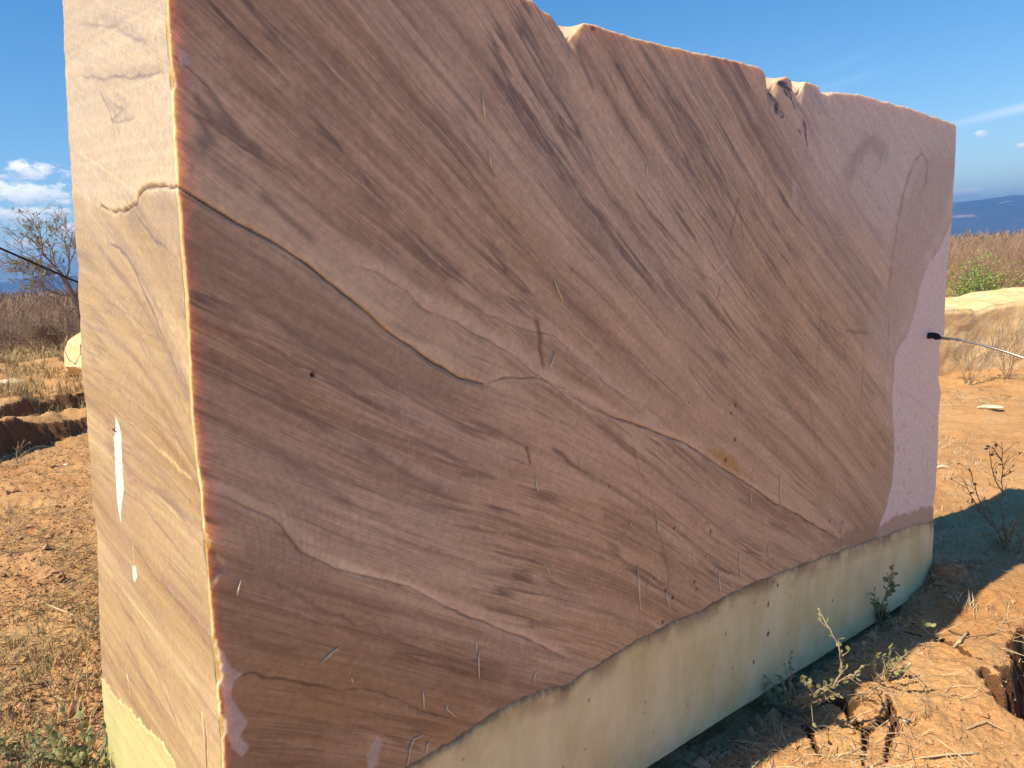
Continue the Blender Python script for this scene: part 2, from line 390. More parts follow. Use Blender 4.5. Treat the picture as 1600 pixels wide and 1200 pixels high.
class Paint:
    """stone colours laid over the grain: pigment, resin, stains and rim light"""
    def __init__(s, X, Y):
        s.X, s.Y = X, Y; s.c = np.zeros(X.shape+(3,)); s.a = np.zeros(X.shape); s.h = np.zeros(X.shape)
    def over(s, col, al, idx=None):
        if idx is None: idx = slice(None)
        al = np.clip(al, 0, 1); a0 = s.a[idx]; na = al+a0*(1-al)
        s.c[idx] = np.where(na[..., None] > 1e-6, (np.array(col)*al[..., None]+s.c[idx]*(a0*(1-al))[..., None])/np.maximum(na, 1e-6)[..., None], 0)
        s.a[idx] = na
    def box(s, pts, pad):
        P = np.array(pts); m = (s.X > P[:, 0].min()-pad) & (s.X < P[:, 0].max()+pad) & (s.Y > P[:, 1].min()-pad) & (s.Y < P[:, 1].max()+pad)
        return np.nonzero(m)
    def line(s, pts, width, col, al=1., groove=0., soft=0., sidecol=None, sidew=.01, sideal=.5, side=1, wob=.004, seed=3, taper=True, fw=30):
        pad = max(width*4, sidew*3 if sidecol else 0)+wob*2
        ix = s.box(pts, pad)
        if not len(ix[0]): return
        x = s.X[ix]; y = s.Y[ix]
        wx = wob*fbm(x*fw, y*fw, 3, seed); wy = wob*fbm(x*fw+9, y*fw+5, 3, seed+5)
        d, sd_, arc = seg_dist(x+wx, y+wy, pts)
        tp = (np.clip(np.minimum(arc, 1-arc)*8, 0, 1) if taper else 1.)
        vary = .45+.75*np.clip(.5+fbm(x*25, y*25, 2, seed+9), 0, 1)
        if sidecol is not None:
            k = np.exp(-(d/sidew)**1.3)*(sd_*side > 0)*min(1, sideal*1.35)*tp*np.clip(vary, 0, 1); s.over(sidecol, k, ix)
        wd = width*vary
        k = np.exp(-(d/wd)**2)*al*tp
        s.over(col, k, ix); s.h[ix] -= groove*np.exp(-(d/(wd*1.2))**2)*tp
    def patch(s, pts, col, al=1., soft=.003, wob=.006, fw=25, height=0., seed=13):
        ix = s.box(pts, .03+wob*2)
        if not len(ix[0]): return
        x = s.X[ix]; y = s.Y[ix]
        d = poly_sd(x, y, pts)+wob*fbm(x*fw, y*fw, 4, seed, .6)
        k = sst(d, -soft, soft); s.over(col, k*al, ix); s.h[ix] += height*k
    def dot(s, p, r, col, depth=0., al=1.):
        ix = s.box([p], r*3); 
        if not len(ix[0]): return
        x = s.X[ix]-p[0]; y = s.Y[ix]-p[1]; d = np.hypot(x, y*.75)/r*(1+.3*fbm(s.X[ix]*150, s.Y[ix]*150, 2, 77))
        k = 1-sst(d, .75, 1.15); s.over(col, k*al, ix); s.h[ix] -= depth*k

def build_block():
    nh = 610
    v = np.linspace(0, 1, nh)
    # column positions on the front, closer together near the viewer
    ns = 780; u = np.linspace(0, 1, ns); su = (u+1.35*u*u/2*1.0); su = su/su[-1]*LB
    nt = 270; tt = np.linspace(0, 1, nt)
    # outlines measured on the two visible faces
    topF = FR([(-200, -300), (300, -155), (600, -70), (760, -22), (800, -10), (830, 0), (843, 13), (856, 22), (866, 33), (876, 44), (886, 61), (893, 50), (900, 40), (908, 34), (925, 36), (960, 48), (1000, 60), (1060, 75), (1120, 87), (1165, 98), (1184, 105), (1191, 112), (1196, 124), (1199, 146), (1206, 136), (1214, 123), (1226, 118),
                 (1232, 121), (1238, 138), (1243, 147), (1249, 143), (1254, 127), (1264, 128), (1276, 134), (1280, 141), (1290, 147), (1299, 142), (1340, 146), (1380, 157), (1420, 168), (1455, 180), (1480, 189), (1489, 192), (1494, 200)])
    tp = np.array(topF); tp = tp[np.argsort(tp[:, 0])]
    base = FR([(-200, -300), (300, -155), (600, -72), (830, -2), (870, 24), (900, 32), (1000, 59), (1120, 86), (1184, 104), (1222, 117), (1260, 124), (1300, 139), (1380, 156), (1480, 188), (1494, 193)])
    bs = np.array(base)
    hF = np.interp(su, tp[:, 0], tp[:, 1]); hB = np.interp(su, bs[:, 0], bs[:, 1])
    hF = hF+.0035*fbm(su*30, su*0, 5, 61, .65); 
    edL = np.array(FR([(260, 0), (265, 100), (271, 210), (276, 292), (286, 420), (292, 500), (300, 640), (305, 700), (312, 760), (323, 880), (328, 950), (337, 1040), (343, 1120), (347, 1200), (352, 1300), (358, 1400)]))
    edR = np.array(FR([(1495, 205), (1493, 260), (1488, 340), (1480, 430), (1477, 480), (1476, 522), (1468, 545), (1470, 560), (1467, 590), (1471, 615), (1467, 650), (1466, 700), (1463, 760), (1459, 790), (1459, 815), (1457, 860), (1454, 915)]))
    bkL = np.array(LF([(90, -60), (93, 0), (97, 60), (97, 120), (102, 160), (104, 200), (107, 250), (112, 300), (116, 350), (120, 400), (124, 440), (124, 480), (130, 560), (131, 600), (137, 680), (145, 800), (151, 860), (152, 900), (157, 980), (160, 1040), (165, 1090), (168, 1140), (172, 1200), (176, 1260)]))
    def prof(E, h):
        o_ = np.argsort(E[:, 1]); return np.interp(h, E[o_, 1], E[o_, 0])
    # front
    H = v[:, None]*hF[None, :]
    sl_ = prof(edL, H[:, :1]*0+v[:, None]*hF[0]); sr_ = prof(edR, v[:, None]*hF[-1])
    sl_ = np.clip(sl_, -.012, .012)+.0022*fbm(v[:, None]*60, 0*v[:, None], 4, 71); sr_ = sr_+.003*fbm(v[:, None]*40, 0*v[:, None], 4, 72)
    S = sl_+(su[None, :]/LB)*(sr_-sl_)
    # left face, back edge (column 0) to front edge
    tb = prof(bkL, v[:, None]*1.95)+.004*fbm(v[:, None]*35, 0*v[:, None], 4, 73)
    hL = hF[0]+(1-tt)*.09
    HL = v[:, None]*hL[None, :]; TL = tb*(1-tt[None, :])
    # ---------------- painted detail, front
    P = Paint(S, H)
    dark = (.055, .035, .03); 
    guides_px = [((300, 190), (360, 245)), ((400, 210), (480, 290)), ((520, 60), (620, 165)), ((450, 330), (560, 425)), ((650, 120), (740, 235)), ((700, 260), (800, 380)), ((850, 60), (910, 170)), ((620, 380), (720, 470)),
                 ((1000, 130), (1060, 225)), ((960, 260), (1050, 380)), ((1120, 150), (1180, 250)), ((1100, 250), (1170, 370)), ((1260, 220), (1330, 340)), ((1300, 200), (1370, 310)), ((1400, 230), (1450, 310)), ((1250, 400), (1310, 480)),
                 ((800, 420), (900, 510)), ((1000, 430), (1080, 530)), ((1100, 560), (1180, 640)), ((1250, 600), (1320, 680)), ((900, 560), (1000, 650)), ((1350, 700), (1400, 770)),
                 ((300, 330), (360, 365)), ((310, 470), (420, 510)), ((320, 620), (430, 670)), ((480, 540), (590, 590)), ((420, 480), (520, 535)), ((600, 620), (700, 650)), ((320, 720), (430, 775)), ((480, 660), (560, 710)),
                 ((560, 780), (660, 815)), ((700, 760), (820, 780)), ((850, 660), (920, 700)), ((860, 800), (960, 835)), ((1020, 780), (1100, 850)), ((1160, 820), (1240, 870)), ((1050, 900), (1120, 940)),
                 ((400, 860), (520, 905)), ((560, 900), (660, 935)), ((760, 900), (880, 930)), ((340, 1020), (460, 1035)), ((500, 1000), (620, 1040)), ((400, 1130), (520, 1140)), ((700, 1000), (800, 1035)), ((620, 1110), (700, 1130))]
    psi, T = flow_field([(fr(*a), fr(*b)) for a, b in guides_px], S, H, .17, 0)
    zf = np.zeros_like(psi)
    crack1 = FR([(262, 286), (275, 292), (300, 303), (345, 331), (400, 365), (450, 392), (483, 415), (510, 440), (545, 465), (575, 490), (600, 515), (640, 540), (680, 570), (720, 592), (755, 600)])
    crack1b = FR([(755, 600), (790, 590), (840, 590), (880, 608), (920, 635), (960, 652)])
    crack2 = FR([(900, 622), (960, 650), (1010, 668), (1060, 690), (1100, 712), (1150, 745), (1200, 780), (1250, 808), (1300, 838), (1330, 851)])
    low = crack1[:-1]+crack1b+crack2[2:]
    d_, s_, a_ = seg_dist(S, H, low); below = sst(-d_*np.sign(s_), -.004, .012)
    zf = below*3.7                       # another bed of the stone starts under the long joint
    # beds: slightly different pigment on each side of the joint
    tone = np.zeros_like(S)
    P.patch(FR([(262, 290), (300, 303), (400, 365), (510, 440), (600, 515), (680, 570), (760, 602), (820, 640), (700, 640), (560, 600), (420, 520), (262, 470)]), (.27, .19, .135), .42, soft=.03, wob=.02, fw=8)
    P.patch(FR([(262, 880), (420, 900), (620, 960), (760, 1030), (860, 1075), (600, 1260), (262, 1350)]), (.30, .17, .09), .45, soft=.10, wob=.06, fw=5)
    P.patch(FR([(380, 980), (560, 1010), (640, 1080), (500, 1130), (400, 1100)]), (.36, .22, .10), .35, soft=.06, wob=.05, fw=7)
    # pale edge beside joints
    pale = (.74, .57, .44); pale2 = (.74, .60, .44)
    bandp = (.74, .58, .45)
    P.patch(FR([(548, 398), (600, 412), (650, 440), (720, 486), (800, 530), (850, 566), (905, 610), (1000, 655), (1100, 700), (1180, 756), (1290, 828), (1320, 846), (1240, 800), (1100, 711), (1010, 667), (900, 622), (845, 590), (740, 521), (650, 470), (600, 432)]), bandp, .60, soft=.012, wob=.016, fw=9)
    P.patch(FR([(700, 440), (790, 490), (870, 520), (950, 590), (1010, 630), (1000, 640), (940, 598), (866, 530), (780, 500)]), bandp, .40, soft=.012, wob=.016, fw=9)
    P.patch(FR([(440, 790), (520, 850), (620, 898), (760, 955), (880, 1010), (900, 1034), (850, 1012), (760, 975), (640, 918), (520, 888), (450, 835)]), bandp, .45, soft=.012, wob=.016, fw=9)
    P.patch(FR([(700, 600), (900, 660), (1100, 760), (1290, 860), (1150, 840), (900, 720), (720, 640)]), (.60, .42, .33), .35, soft=.06, wob=.05, fw=6)
    P.patch(FR([(620, 640), (860, 700), (900, 760), (700, 740)]), (.62, .43, .35), .35, soft=.07, wob=.05, fw=6)
    P.patch(FR([(850, 380), (1100, 520), (1300, 640), (1360, 790), (1200, 740), (1000, 600)]), (.64, .46, .34), .32, soft=.10, wob=.08, fw=4)
    P.line(FR([(700, 590), (840, 590), (1100, 712), (1330, 851)]), .03, pale, .0)
    P.line(crack1, .0024, (.03, .02, .018), 1, groove=.005, sidecol=pale2, sidew=.05, sideal=.6, side=1, taper=False, wob=.006, fw=12)
    P.line(crack1b, .002, (.16, .09, .07), .8, groove=.001, sidecol=pale, sidew=.02, sideal=.3, side=1)
    P.line(crack2, .0030, (.05, .03, .022), 1, groove=.0035, sidecol=(.70, .50, .34), sidew=.05, sideal=.45, side=1, wob=.008, fw=10)
    c3 = FR([(540, 412), (600, 432), (635, 452), (660, 482), (740, 522), (800, 556), (848, 592), (900, 622)])
    P.line(c3, .0022, (.20, .13, .12), .8, groove=.001, sidecol=pale, sidew=.04, sideal=.5, side=1, wob=.01, fw=12)
    P.line(FR([(700, 455), (780, 500), (867, 527), (905, 560), (945, 597), (1010, 640)]), .0022, (.16, .10, .09), .75, sidecol=(.70, .50, .38), sidew=.03, sideal=.45, side=1, wob=.012, fw=10)
    # pale wedge low on the left
    P.patch(FR([(312, 748), (345, 752), (380, 765), (440, 800), (470, 828), (520, 868), (580, 893), (640, 908), (700, 940), (690, 946), (620, 912), (560, 900), (510, 882), (470, 856), (425, 808), (380, 790), (340, 770), (316, 762)]), (.80, .67, .50), .85, soft=.006, wob=.008, fw=14)
    P.line(FR([(312, 760), (345, 774), (400, 798), (425, 812), (470, 862), (520, 888), (580, 905), (640, 917), (690, 945), (760, 975), (850, 1012), (900, 1034)]), .0022, (.12, .075, .06), .9, groove=.002, sidecol=(.74, .56, .44), sidew=.02, sideal=.6, side=1, wob=.007, fw=12)
    P.line(FR([(560, 768), (600, 790), (640, 806), (700, 832), (760, 846), (800, 852)]), .0018, (.62, .46, .42), .7, wob=.006)
    P.line(FR([(640, 700), (700, 720), (760, 740), (830, 790), (900, 900)]), .0012, (.58, .42, .38), .25, wob=.01)
    P.line(FR([(402, 545), (440, 560), (500, 590), (560, 612), (630, 627)]), .002, (.62, .48, .40), .6, wob=.004)
    P.line(FR([(330, 500), (400, 535), (470, 570), (520, 595), (600, 640)]), .004, (.17, .08, .055), .55, wob=.008)
    P.line(FR([(330, 1050), (400, 1054), (470, 1062), (520, 1076), (600, 1080), (660, 1112), (720, 1125)]), .0028, (.10, .06, .045), .85, wob=.007)
    P.line(FR([(395, 905), (450, 918), (500, 950), (560, 975), (640, 1000)]), .004, (.12, .08, .08), .55, wob=.012)
    P.line(FR([(370, 930), (470, 955), (560, 1000)]), .0015, (.6, .45, .42), .5, wob=.008)
    for (a, b, c_, al, wd) in [((700, 595), (850, 640), (1010, 745), .35, .0018), ((1150, 460), (1080, 420), (940, 300), .35, .003), ((840, 90), (900, 200), (960, 330), .5, .004), ((872, 30), (900, 75), (930, 150), .6, .005),
                               ((300, 140), (330, 185), (370, 215), .6, .007), ((310, 480), (470, 545), (560, 600), .3, .004), ((700, 820), (840, 845), (960, 880), .5, .005), ((640, 780), (760, 800), (880, 850), .4, .006),
                               ((450, 220), (560, 330), (700, 430), .3, .006), ((600, 20), (700, 130), (820, 290), .35, .006), ((400, 300), (440, 335), (500, 380), .55, .012), ((860, 700), (900, 725), (925, 740), .8, .005), ((1140, 770), (1200, 810), (1260, 850), .4, .006),
                               ((1000, 90), (1080, 240), (1160, 400), .35, .006), ((1120, 120), (1230, 320), (1330, 450), .35, .006), ((1200, 200), (1270, 330), (1390, 500), .4, .008), ((1245, 160), (1300, 270), (1400, 440), .3, .004),
                               ((560, 690), (640, 745), (700, 770), .45, .009), ((430, 700), (480, 740), (560, 790), .35, .006), ((420, 600), (470, 640), (520, 680), .35, .010), ((760, 620), (850, 650), (930, 680), .25, .005)]:
        P.line(FR([a, b, c_]), wd, (.15, .115, .11), al*1.05, wob=.009, fw=8, seed=int(a[0]))
    rnd = random.Random(4)
    for k in range(26):     # short broken veins that follow the grain
        g = rnd.choice(guides_px); jx, jy = rnd.uniform(-90, 90), rnd.uniform(-60, 60); e = rnd.uniform(.5, 1.7)
        a = (g[0][0]+jx, g[0][1]+jy); b = (a[0]+(g[1][0]-g[0][0])*e, a[1]+(g[1][1]-g[0][1])*e); m_ = (.5*(a[0]+b[0])+rnd.uniform(-6, 6), .5*(a[1]+b[1])+rnd.uniform(-5, 5))
        P.line(FR([a, m_, b]), rnd.choice([.0022, .003, .004, .007]), rnd.choice([(.13, .10, .10), (.16, .085, .06), (.14, .12, .115)]), rnd.uniform(.2, .5), wob=.005, fw=14, seed=k+100)
    # rusty stains running down
    rust = (.15, .075, .03)
    P.line(FR([(836, 490), (842, 520), (845, 545), (850, 582)]), .006, rust, .75, wob=.006, fw=40)
    for l, al in [([(1152, 305), (1150, 330), (1143, 360), (1138, 385)], .55), ([(1153, 305), (1158, 345), (1162, 378)], .5), ([(1193, 248), (1196, 290), (1193, 330)], .35), ([(1350, 530), (1347, 600), (1346, 632)], .6), ([(1385, 440), (1386, 560), (1372, 630)], .5), ([(1382, 500), (1376, 600)], .35), ([(1282, 470), (1280, 530), (1275, 600)], .4),
                  ([(822, 695), (826, 712), (829, 728)], .9), ([(1124, 445), (1121, 470)], .6), ([(1020, 780), (1024, 810), (1035, 850), (1045, 900), (1042, 930)], .45), ([(985, 690), (1000, 740), (1012, 760)], .4), ([(1318, 515), (1358, 522)], .5), ([(1257, 590), (1272, 680), (1280, 720)], .35),
                  ([(1245, 160), (1262, 190), (1280, 240), (1292, 270)], .55), ([(1198, 140), (1199, 160)], .7), ([(1252, 190), (1258, 215), (1262, 232)], .7), ([(1340, 560), (1300, 520)], .2)]:
        P.line(FR(l), .0045, rust, al, wob=.005, fw=50)
    P.line(FR([(1330, 520), (1345, 518), (1357, 522)]), .006, rust, .5)
    P.patch(FR([(1105, 702), (1130, 706), (1152, 720), (1160, 738), (1150, 742), (1128, 726)]), (.50, .27, .085), .75, soft=.014, wob=.012)
    P.patch(FR([(570, 485), (600, 508), (612, 520), (598, 516)]), (.50, .30, .09), .5, soft=.01)
    P.patch(FR([(950, 728), (975, 735), (985, 745), (965, 742)]), (.44, .24, .10), .4, soft=.012)
    P.patch(FR([(830, 620), (870, 628), (880, 650), (850, 650)]), (.42, .33, .17), .4, soft=.03)
    P.patch(FR([(1270, 720), (1292, 730), (1290, 800), (1278, 790)]), (.38, .28, .12), .35, soft=.03)
    P.patch(FR([(500, 405), (560, 435), (640, 470), (730, 545), (690, 555), (620, 515), (560, 468), (520, 430)]), (.60, .46, .34), .5, soft=.03, wob=.02)
    # washed, paler stone to the upper right
    ix = P.box(FR([(900, -50), (1500, 600)]), .1); x = S[ix]; y = H[ix]
    k = sst(x+.35*fbm(x*2.2, y*2.2, 3, 91)+.55*(y-1.5), 1.75, 2.6); P.over((.70, .625, .60), k*.74, ix)
    lav = (.74, .67, .68)
    # pale filler at the right end
    ring = FR([(1500, 255), (1496, 290), (1486, 335), (1468, 380), (1446, 415), (1434, 445), (1428, 480), (1418, 515), (1404, 535), (1394, 555), (1390, 620), (1394, 700), (1391, 755), (1380, 795), (1366, 830), (1362, 850), (1400, 860), (1500, 860), (1520, 255)])
    P.patch(FR([(1405, 330), (1440, 240), (1500, 240), (1480, 340), (1450, 400), (1420, 490), (1395, 540), (1385, 480), (1392, 400)]), (.47, .36, .31), .55, soft=.05, wob=.03)
    P.patch(ring, (.50, .38, .31), .6, soft=.03, wob=.012)
    P.patch([(a+.02, b-.004) for a, b in ring], lav, .93, soft=.006, wob=.010, height=.0008, fw=18)
    P.line(FR([(1388, 480), (1392, 420), (1402, 350), (1415, 290), (1428, 250), (1440, 240), (1449, 252), (1447, 285), (1436, 320)]), .010, (.30, .20, .155), .6, wob=.008)
    P.line(FR([(1320, 300), (1335, 250), (1358, 222), (1376, 235), (1384, 265)]), .035, (.30, .21, .17), .5, wob=.03)
    P.line(FR([(1393, 470), (1420, 500)]), .003, (.58, .5, .48), .7)
    P.line(FR([(1390, 480), (1387, 560), (1378, 640)]), .003, (.16, .10, .08), .6)
    # dull scraped band above the resin on the right
    P.patch(FR([(1300, 850), (1330, 830), (1372, 822), (1400, 806), (1460, 790), (1460, 830), (1400, 835), (1330, 860)]), (.33, .25, .19), .75, soft=.008, wob=.022)
    for (x_, y_) in [(1405, 640), (1412, 665), (1418, 690), (1402, 700), (1430, 650), (1440, 635), (1405, 725), (1422, 735), (1412, 755), (1457, 668), (1420, 770)]:
        P.dot(fr(x_, y_), .008, (.38, .33, .33), al=.5)
    for l in [[(1392, 560), (1402, 600), (1415, 640)], [(1408, 612), (1440, 630), (1465, 655)], [(1448, 700), (1450, 760)], [(1442, 700), (1440, 730), (1446, 740)], [(1412, 690), (1414, 715)], [(1415, 780), (1432, 800)], [(1432, 600), (1445, 635)]]:
        P.line(FR(l), .002, (.30, .26, .25), .5, wob=.006)
    # filler patches
    P.patch(FR([(333, 1002), (350, 1018), (361, 1042), (379, 1053), (365, 1066), (361, 1090), (375, 1112), (387, 1126), (377, 1150), (392, 1166), (378, 1184), (362, 1170), (349, 1132), (352, 1096), (341, 1060), (336, 1030)]), (.52, .46, .46), .95, soft=.0018, wob=.004, height=.0008)
    P.patch(FR([(330, 1140), (348, 1150), (385, 1190), (375, 1230), (350, 1230)]), (.36, .27, .22), .5, soft=.01, wob=.02)
    P.patch(FR([(276, 74), (287, 79), (300, 99), (281, 104)]), (.50, .46, .45), .9, soft=.002, wob=.003)
    P.patch(FR([(572, 1180), (586, 1156), (590, 1150), (596, 1160), (590, 1196), (576, 1205)]), (.52, .44, .45), .7, soft=.003, wob=.005)
    P.patch(FR([(1011, 638), (1019, 655), (1026, 668), (1012, 664)]), (.6, .5, .46), .85, soft=.003, wob=.002)
    P.patch(FR([(1238, 280), (1243, 282), (1246, 320), (1238, 325)]), (.58, .5, .48), .6, soft=.004, wob=.006)
    P.line(FR([(1118, 428), (1130, 415), (1141, 404)]), .004, (.64, .55, .52), .9, wob=.004)
    P.line(FR([(1253, 376), (1285, 373), (1320, 370)]), .0024, (.55, .45, .38), .8, wob=.001, taper=False)
    P.line(FR([(620, 535), (624, 600), (632, 680)]), .0016, (.60, .47, .40), .6, wob=.002)
    P.line(FR([(628, 560), (636, 640), (640, 720)]), .0014, (.55, .42, .36), .5, wob=.002)
    rnd = random.Random(9)
    for k in range(34):     # fine vertical scratches
        x_, y_ = rnd.uniform(560, 1340), rnd.uniform(480, 900); L_ = rnd.uniform(20, 110); dx = rnd.uniform(-2, 4)
        P.line(FR([(x_, y_), (x_+dx, y_+L_)]), rnd.choice([.001, .0016]), (.58, .44, .36), rnd.uniform(.12, .4), wob=.001)
    # chip and broken spot at the left edge, with the arcs the saw left around it
    cx, cy = fr(322, 868)
    ix = P.box([(cx, cy)], .33); x = S[ix]-cx; y = H[ix]-cy; rr = np.hypot(x, y*.85); ang = np.arctan2(y, x)
    msk = sst(rr, .035, .07)*(1-sst(rr, .15, .30))*sst(ang, -1.0, -.5)
    P.over((.33, .24, .20), msk*.35, ix)
    ring_ = np.sin(rr*560+9*fbm(rr*24, ang*.6, 3, 5))*msk
    brk = np.clip(.5+1.6*fbm(x*9+3, y*9, 3, 6), 0, 1); P.over((.16, .115, .10), np.clip(ring_, 0, 1)*.20*brk, ix)
    chip = FR([(318, 850), (330, 850), (345, 862), (353, 880), (350, 895), (340, 900), (330, 915), (322, 900)])
    ix = P.box(chip, .03); dd = poly_sd(S[ix], H[ix], chip); P.h[ix] -= .012*sst(dd, -.002, .012)*(1+.8*fbm(S[ix]*45, H[ix]*45, 2, 15))
    P.patch(FR([(341, 864), (350, 874), (354, 884), (346, 882), (340, 874)]), (.66, .52, .36), .8, soft=.002, wob=.001)
    P.patch(FR([(336, 907), (341, 903), (344, 905), (334, 918)]), (.66, .55, .45), .8, soft=.001, wob=.001)
    P.patch(FR([(334, 800), (345, 802), (352, 807), (340, 809)]), (.42, .40, .42), .8, soft=.002, wob=.003)
    # marker writing near the top, worn and no longer readable
    ink = (.05, .045, .075)
    strokes = [[(1204, 138), (1206, 145), (1204, 148)], [(1206, 142), (1209, 147), (1208, 149)], [(1207, 152), (1211, 155), (1216, 162), (1214, 163), (1209, 156)], [(1211, 165), (1216, 169), (1214, 172), (1211, 166)],
               [(1211, 173), (1214, 178)], [(1218, 173), (1223, 177), (1224, 182), (1220, 183), (1217, 178), (1218, 173)], [(1211, 126), (1219, 131), (1227, 136), (1234, 141)], [(1213, 124), (1222, 129), (1229, 131)], [(1224, 134), (1226, 142), (1230, 149)],
               [(1229, 135), (1232, 143), (1237, 150)], [(1228, 145), (1233, 150), (1237, 156)], [(1236, 152), (1238, 160), (1242, 168)], [(1240, 155), (1241, 164)], [(1255, 189), (1258, 194), (1256, 196)], [(1258, 196), (1259, 214), (1261, 228)], [(1248, 203), (1251, 209)], [(1232, 138), (1238, 142), (1240, 145)]]
    for l in strokes: P.line(FR(l), .0055, ink, 1., wob=.002, taper=False, fw=60)
    P.patch(FR([(921, 38), (928, 37), (930, 46), (924, 48)]), (.20, .04, .03), .85, soft=.003, wob=.003)
    # small holes
    rnd = random.Random(3)
    holes = [(1150, 633, .006), (1143, 645, .006), (1149, 687, .007), (1134, 719, .006), (488, 586, .005), (1105, 816, .004), (1111, 830, .007), (1054, 825, .005), (1085, 909, .006), (1088, 921, .004), (1040, 922, .005), (1051, 934, .005), (1297, 813, .007), (1318, 817, .006), (1036, 972, .006), (1022, 903, .004), (1010, 914, .004), (1103, 868, .004), (1168, 872, .004), (952, 760, .003), (1301, 832, .004), (1395, 680, .003)]
    holes += [(rnd.uniform(950, 1370), rnd.uniform(620, 900), rnd.uniform(.0012, .0022)) for _ in range(16)]
    for (x_, y_, r_) in holes: P.dot(fr(x_, y_), r_*.75, (.03, .02, .015), .005)
    # relief along the normal
    rel = .0012*fbm(S*6, H*6, 4, 81)+P.h
    saw = .0005*np.sin(psi*420+2*fbm(S*3, H*3, 2, 82))*sst(S, .8, 1.6)*sst(H, .7, 1.2)
    rel = rel+saw
    bw = .0042+.004*np.clip(fbm(H*14, 0*H, 5, 83, .65), -.5, 1)+.03*np.clip(fbm(H*11+3, 0*H, 5, 84, .6)-.22, 0, .3)
    rel = rel-np.clip(bw-(S-sl_), 0, .02)*.9
    rel = rel-np.clip(.0045*(1+1.1*fbm(S*30, 0*S, 5, 85, .65))-(hF[None, :]-H), 0, .02)*.9
    rel = rel-np.clip(.006-(sr_-S), 0, .02)*.9
    chipmask = np.clip(hB-hF-.006, 0, .2)[None, :]*np.exp(-((hF[None, :]-H)/.03)**2); rel = rel-.25*chipmask
    P.over((.86, .74, .52), 1-sst(S-sl_, bw*.7, bw*1.15)); P.over((.72, .58, .44), .6*(1-sst(hF[None, :]-H, .002, .006)))  # pale fresh break on the rims, with the light they catch painted in
    FX = S; FN = rel
    # ---------------- painted detail, left face
    Q = Paint(TL, HL)
    gl = [((120, 480), (160, 500)), ((150, 620), (200, 665)), ((200, 380), (250, 470)), ((240, 470), (290, 565)), ((160, 520), (240, 570)), ((170, 700), (260, 780)), ((160, 860), (220, 960)), ((230, 850), (300, 940)),
          ((200, 1000), (260, 1080)), ((260, 1000), (320, 1080)), ((180, 780), (300, 860)), ((120, 220), (190, 290)), ((140, 60), (230, 110)), ((150, 330), (190, 400)), ((210, 1080), (270, 1180))]
    psl, TLl = flow_field([(lf(*a), lf(*b)) for a, b in gl], TL, HL, .13, 1)
    vein = (.30, .20, .17); crm = (.72, .60, .40)
    Q.patch(LF([(60, -80), (300, -80), (275, 285), (235, 288), (218, 300), (214, 318), (165, 330), (110, 300), (85, 0)]), (.66, .59, .45), .55, soft=.02, wob=.03, fw=8)
    Q.line(LF([(158, 322), (168, 328), (182, 331), (200, 328), (215, 318), (216, 304), (222, 296), (236, 290), (258, 292), (276, 293)]), .0028, (.14, .08, .05), .95, groove=.006, sidecol=crm, sidew=.020, sideal=.75, side=-1, taper=False, wob=.004)
    Q.line(LF([(112, 232), (140, 250), (170, 268), (200, 295), (214, 306)]), .003, crm, .8, wob=.006)
    Q.line(LF([(110, 255), (140, 262), (160, 285), (190, 300)]), .0025, crm, .55, wob=.006)
    Q.line(LF([(112, 290), (135, 310), (160, 328)]), .0025, crm, .6, wob=.006)
    for l, al in [([(120, 120), (160, 125), (200, 118), (258, 110)], .35), ([(150, 140), (170, 180), (180, 230)], .35), ([(165, 160), (190, 168), (170, 185), (210, 190)], .3), ([(110, 40), (150, 35), (190, 50), (240, 75)], .25), ([(190, 300), (225, 350), (270, 400)], .4), ([(165, 370), (200, 400), (230, 470), (262, 540), (290, 600)], .5), ([(130, 430), (180, 480), (260, 540)], .25),
                  ([(130, 560), (200, 620), (300, 700)], .25), ([(160, 620), (190, 650)], .2), ([(145, 730), (220, 790), (310, 900)], .3), ([(195, 830), (240, 900), (325, 990)], .35), ([(160, 900), (210, 980), (260, 1060)], .3), ([(215, 990), (245, 1060), (290, 1160)], .35), ([(250, 900), (290, 960), (330, 1020)], .25), ([(200, 500), (225, 545), (300, 640)], .2)]:
        Q.line(LF(l), .0030, (.20, .15, .145), al*2.2, wob=.010, fw=14, seed=int(l[0][1]))
        Q.line(LF([(a+6, b-5) for a, b in l]), .010, (.33, .25, .21), al*1.0, wob=.014, fw=10, seed=int(l[0][1])+3)
    Q.line(LF([(160, 620), (200, 655), (262, 715), (285, 735), (304, 755)]), .0022, crm, .7, wob=.004)
    Q.line(LF([(250, 700), (275, 730), (304, 750)]), .006, (.86, .66, .36), .5, wob=.006)
    Q.line(LF([(158, 625), (159, 680), (162, 720)]), .002, crm, .6, wob=.001)
    Q.line(LF([(165, 345), (166, 400), (168, 460)]), .003, crm, .55, wob=.001)
    Q.line(LF([(166, 365), (168, 372)]), .003, (.2, .13, .08), .8, wob=.0)
    Q.line(LF([(243, 10), (236, 50), (230, 80)]), .004, crm, .6, wob=.002)
    Q.patch(LF([(182, 650), (187, 665), (190, 690), (192, 765), (190, 782), (188, 818), (183, 785), (180, 760), (179, 700), (178, 690)]), (.92, .90, .84), 1, soft=.0012, wob=.001, height=.001)
    Q.patch(LF([(205, 885), (210, 885), (213, 900), (209, 910), (206, 905)]), (.92, .9, .84), .9, soft=.001, wob=.001)
    Q.line(LF([(207, 845), (208, 880)]), .003, crm, .8, wob=.001)
    Q.line(LF([(198, 1035), (204, 1075), (206, 1100)]), .0018, crm, .9, wob=.001)
    Q.line(LF([(316, 1110), (322, 1150), (326, 1200)]), .0022, crm, .9, wob=.001)
    Q.line(LF([(165, 1060), (200, 1085), (215, 1110)]), .004, (.45, .20, .10), .4, wob=.01)
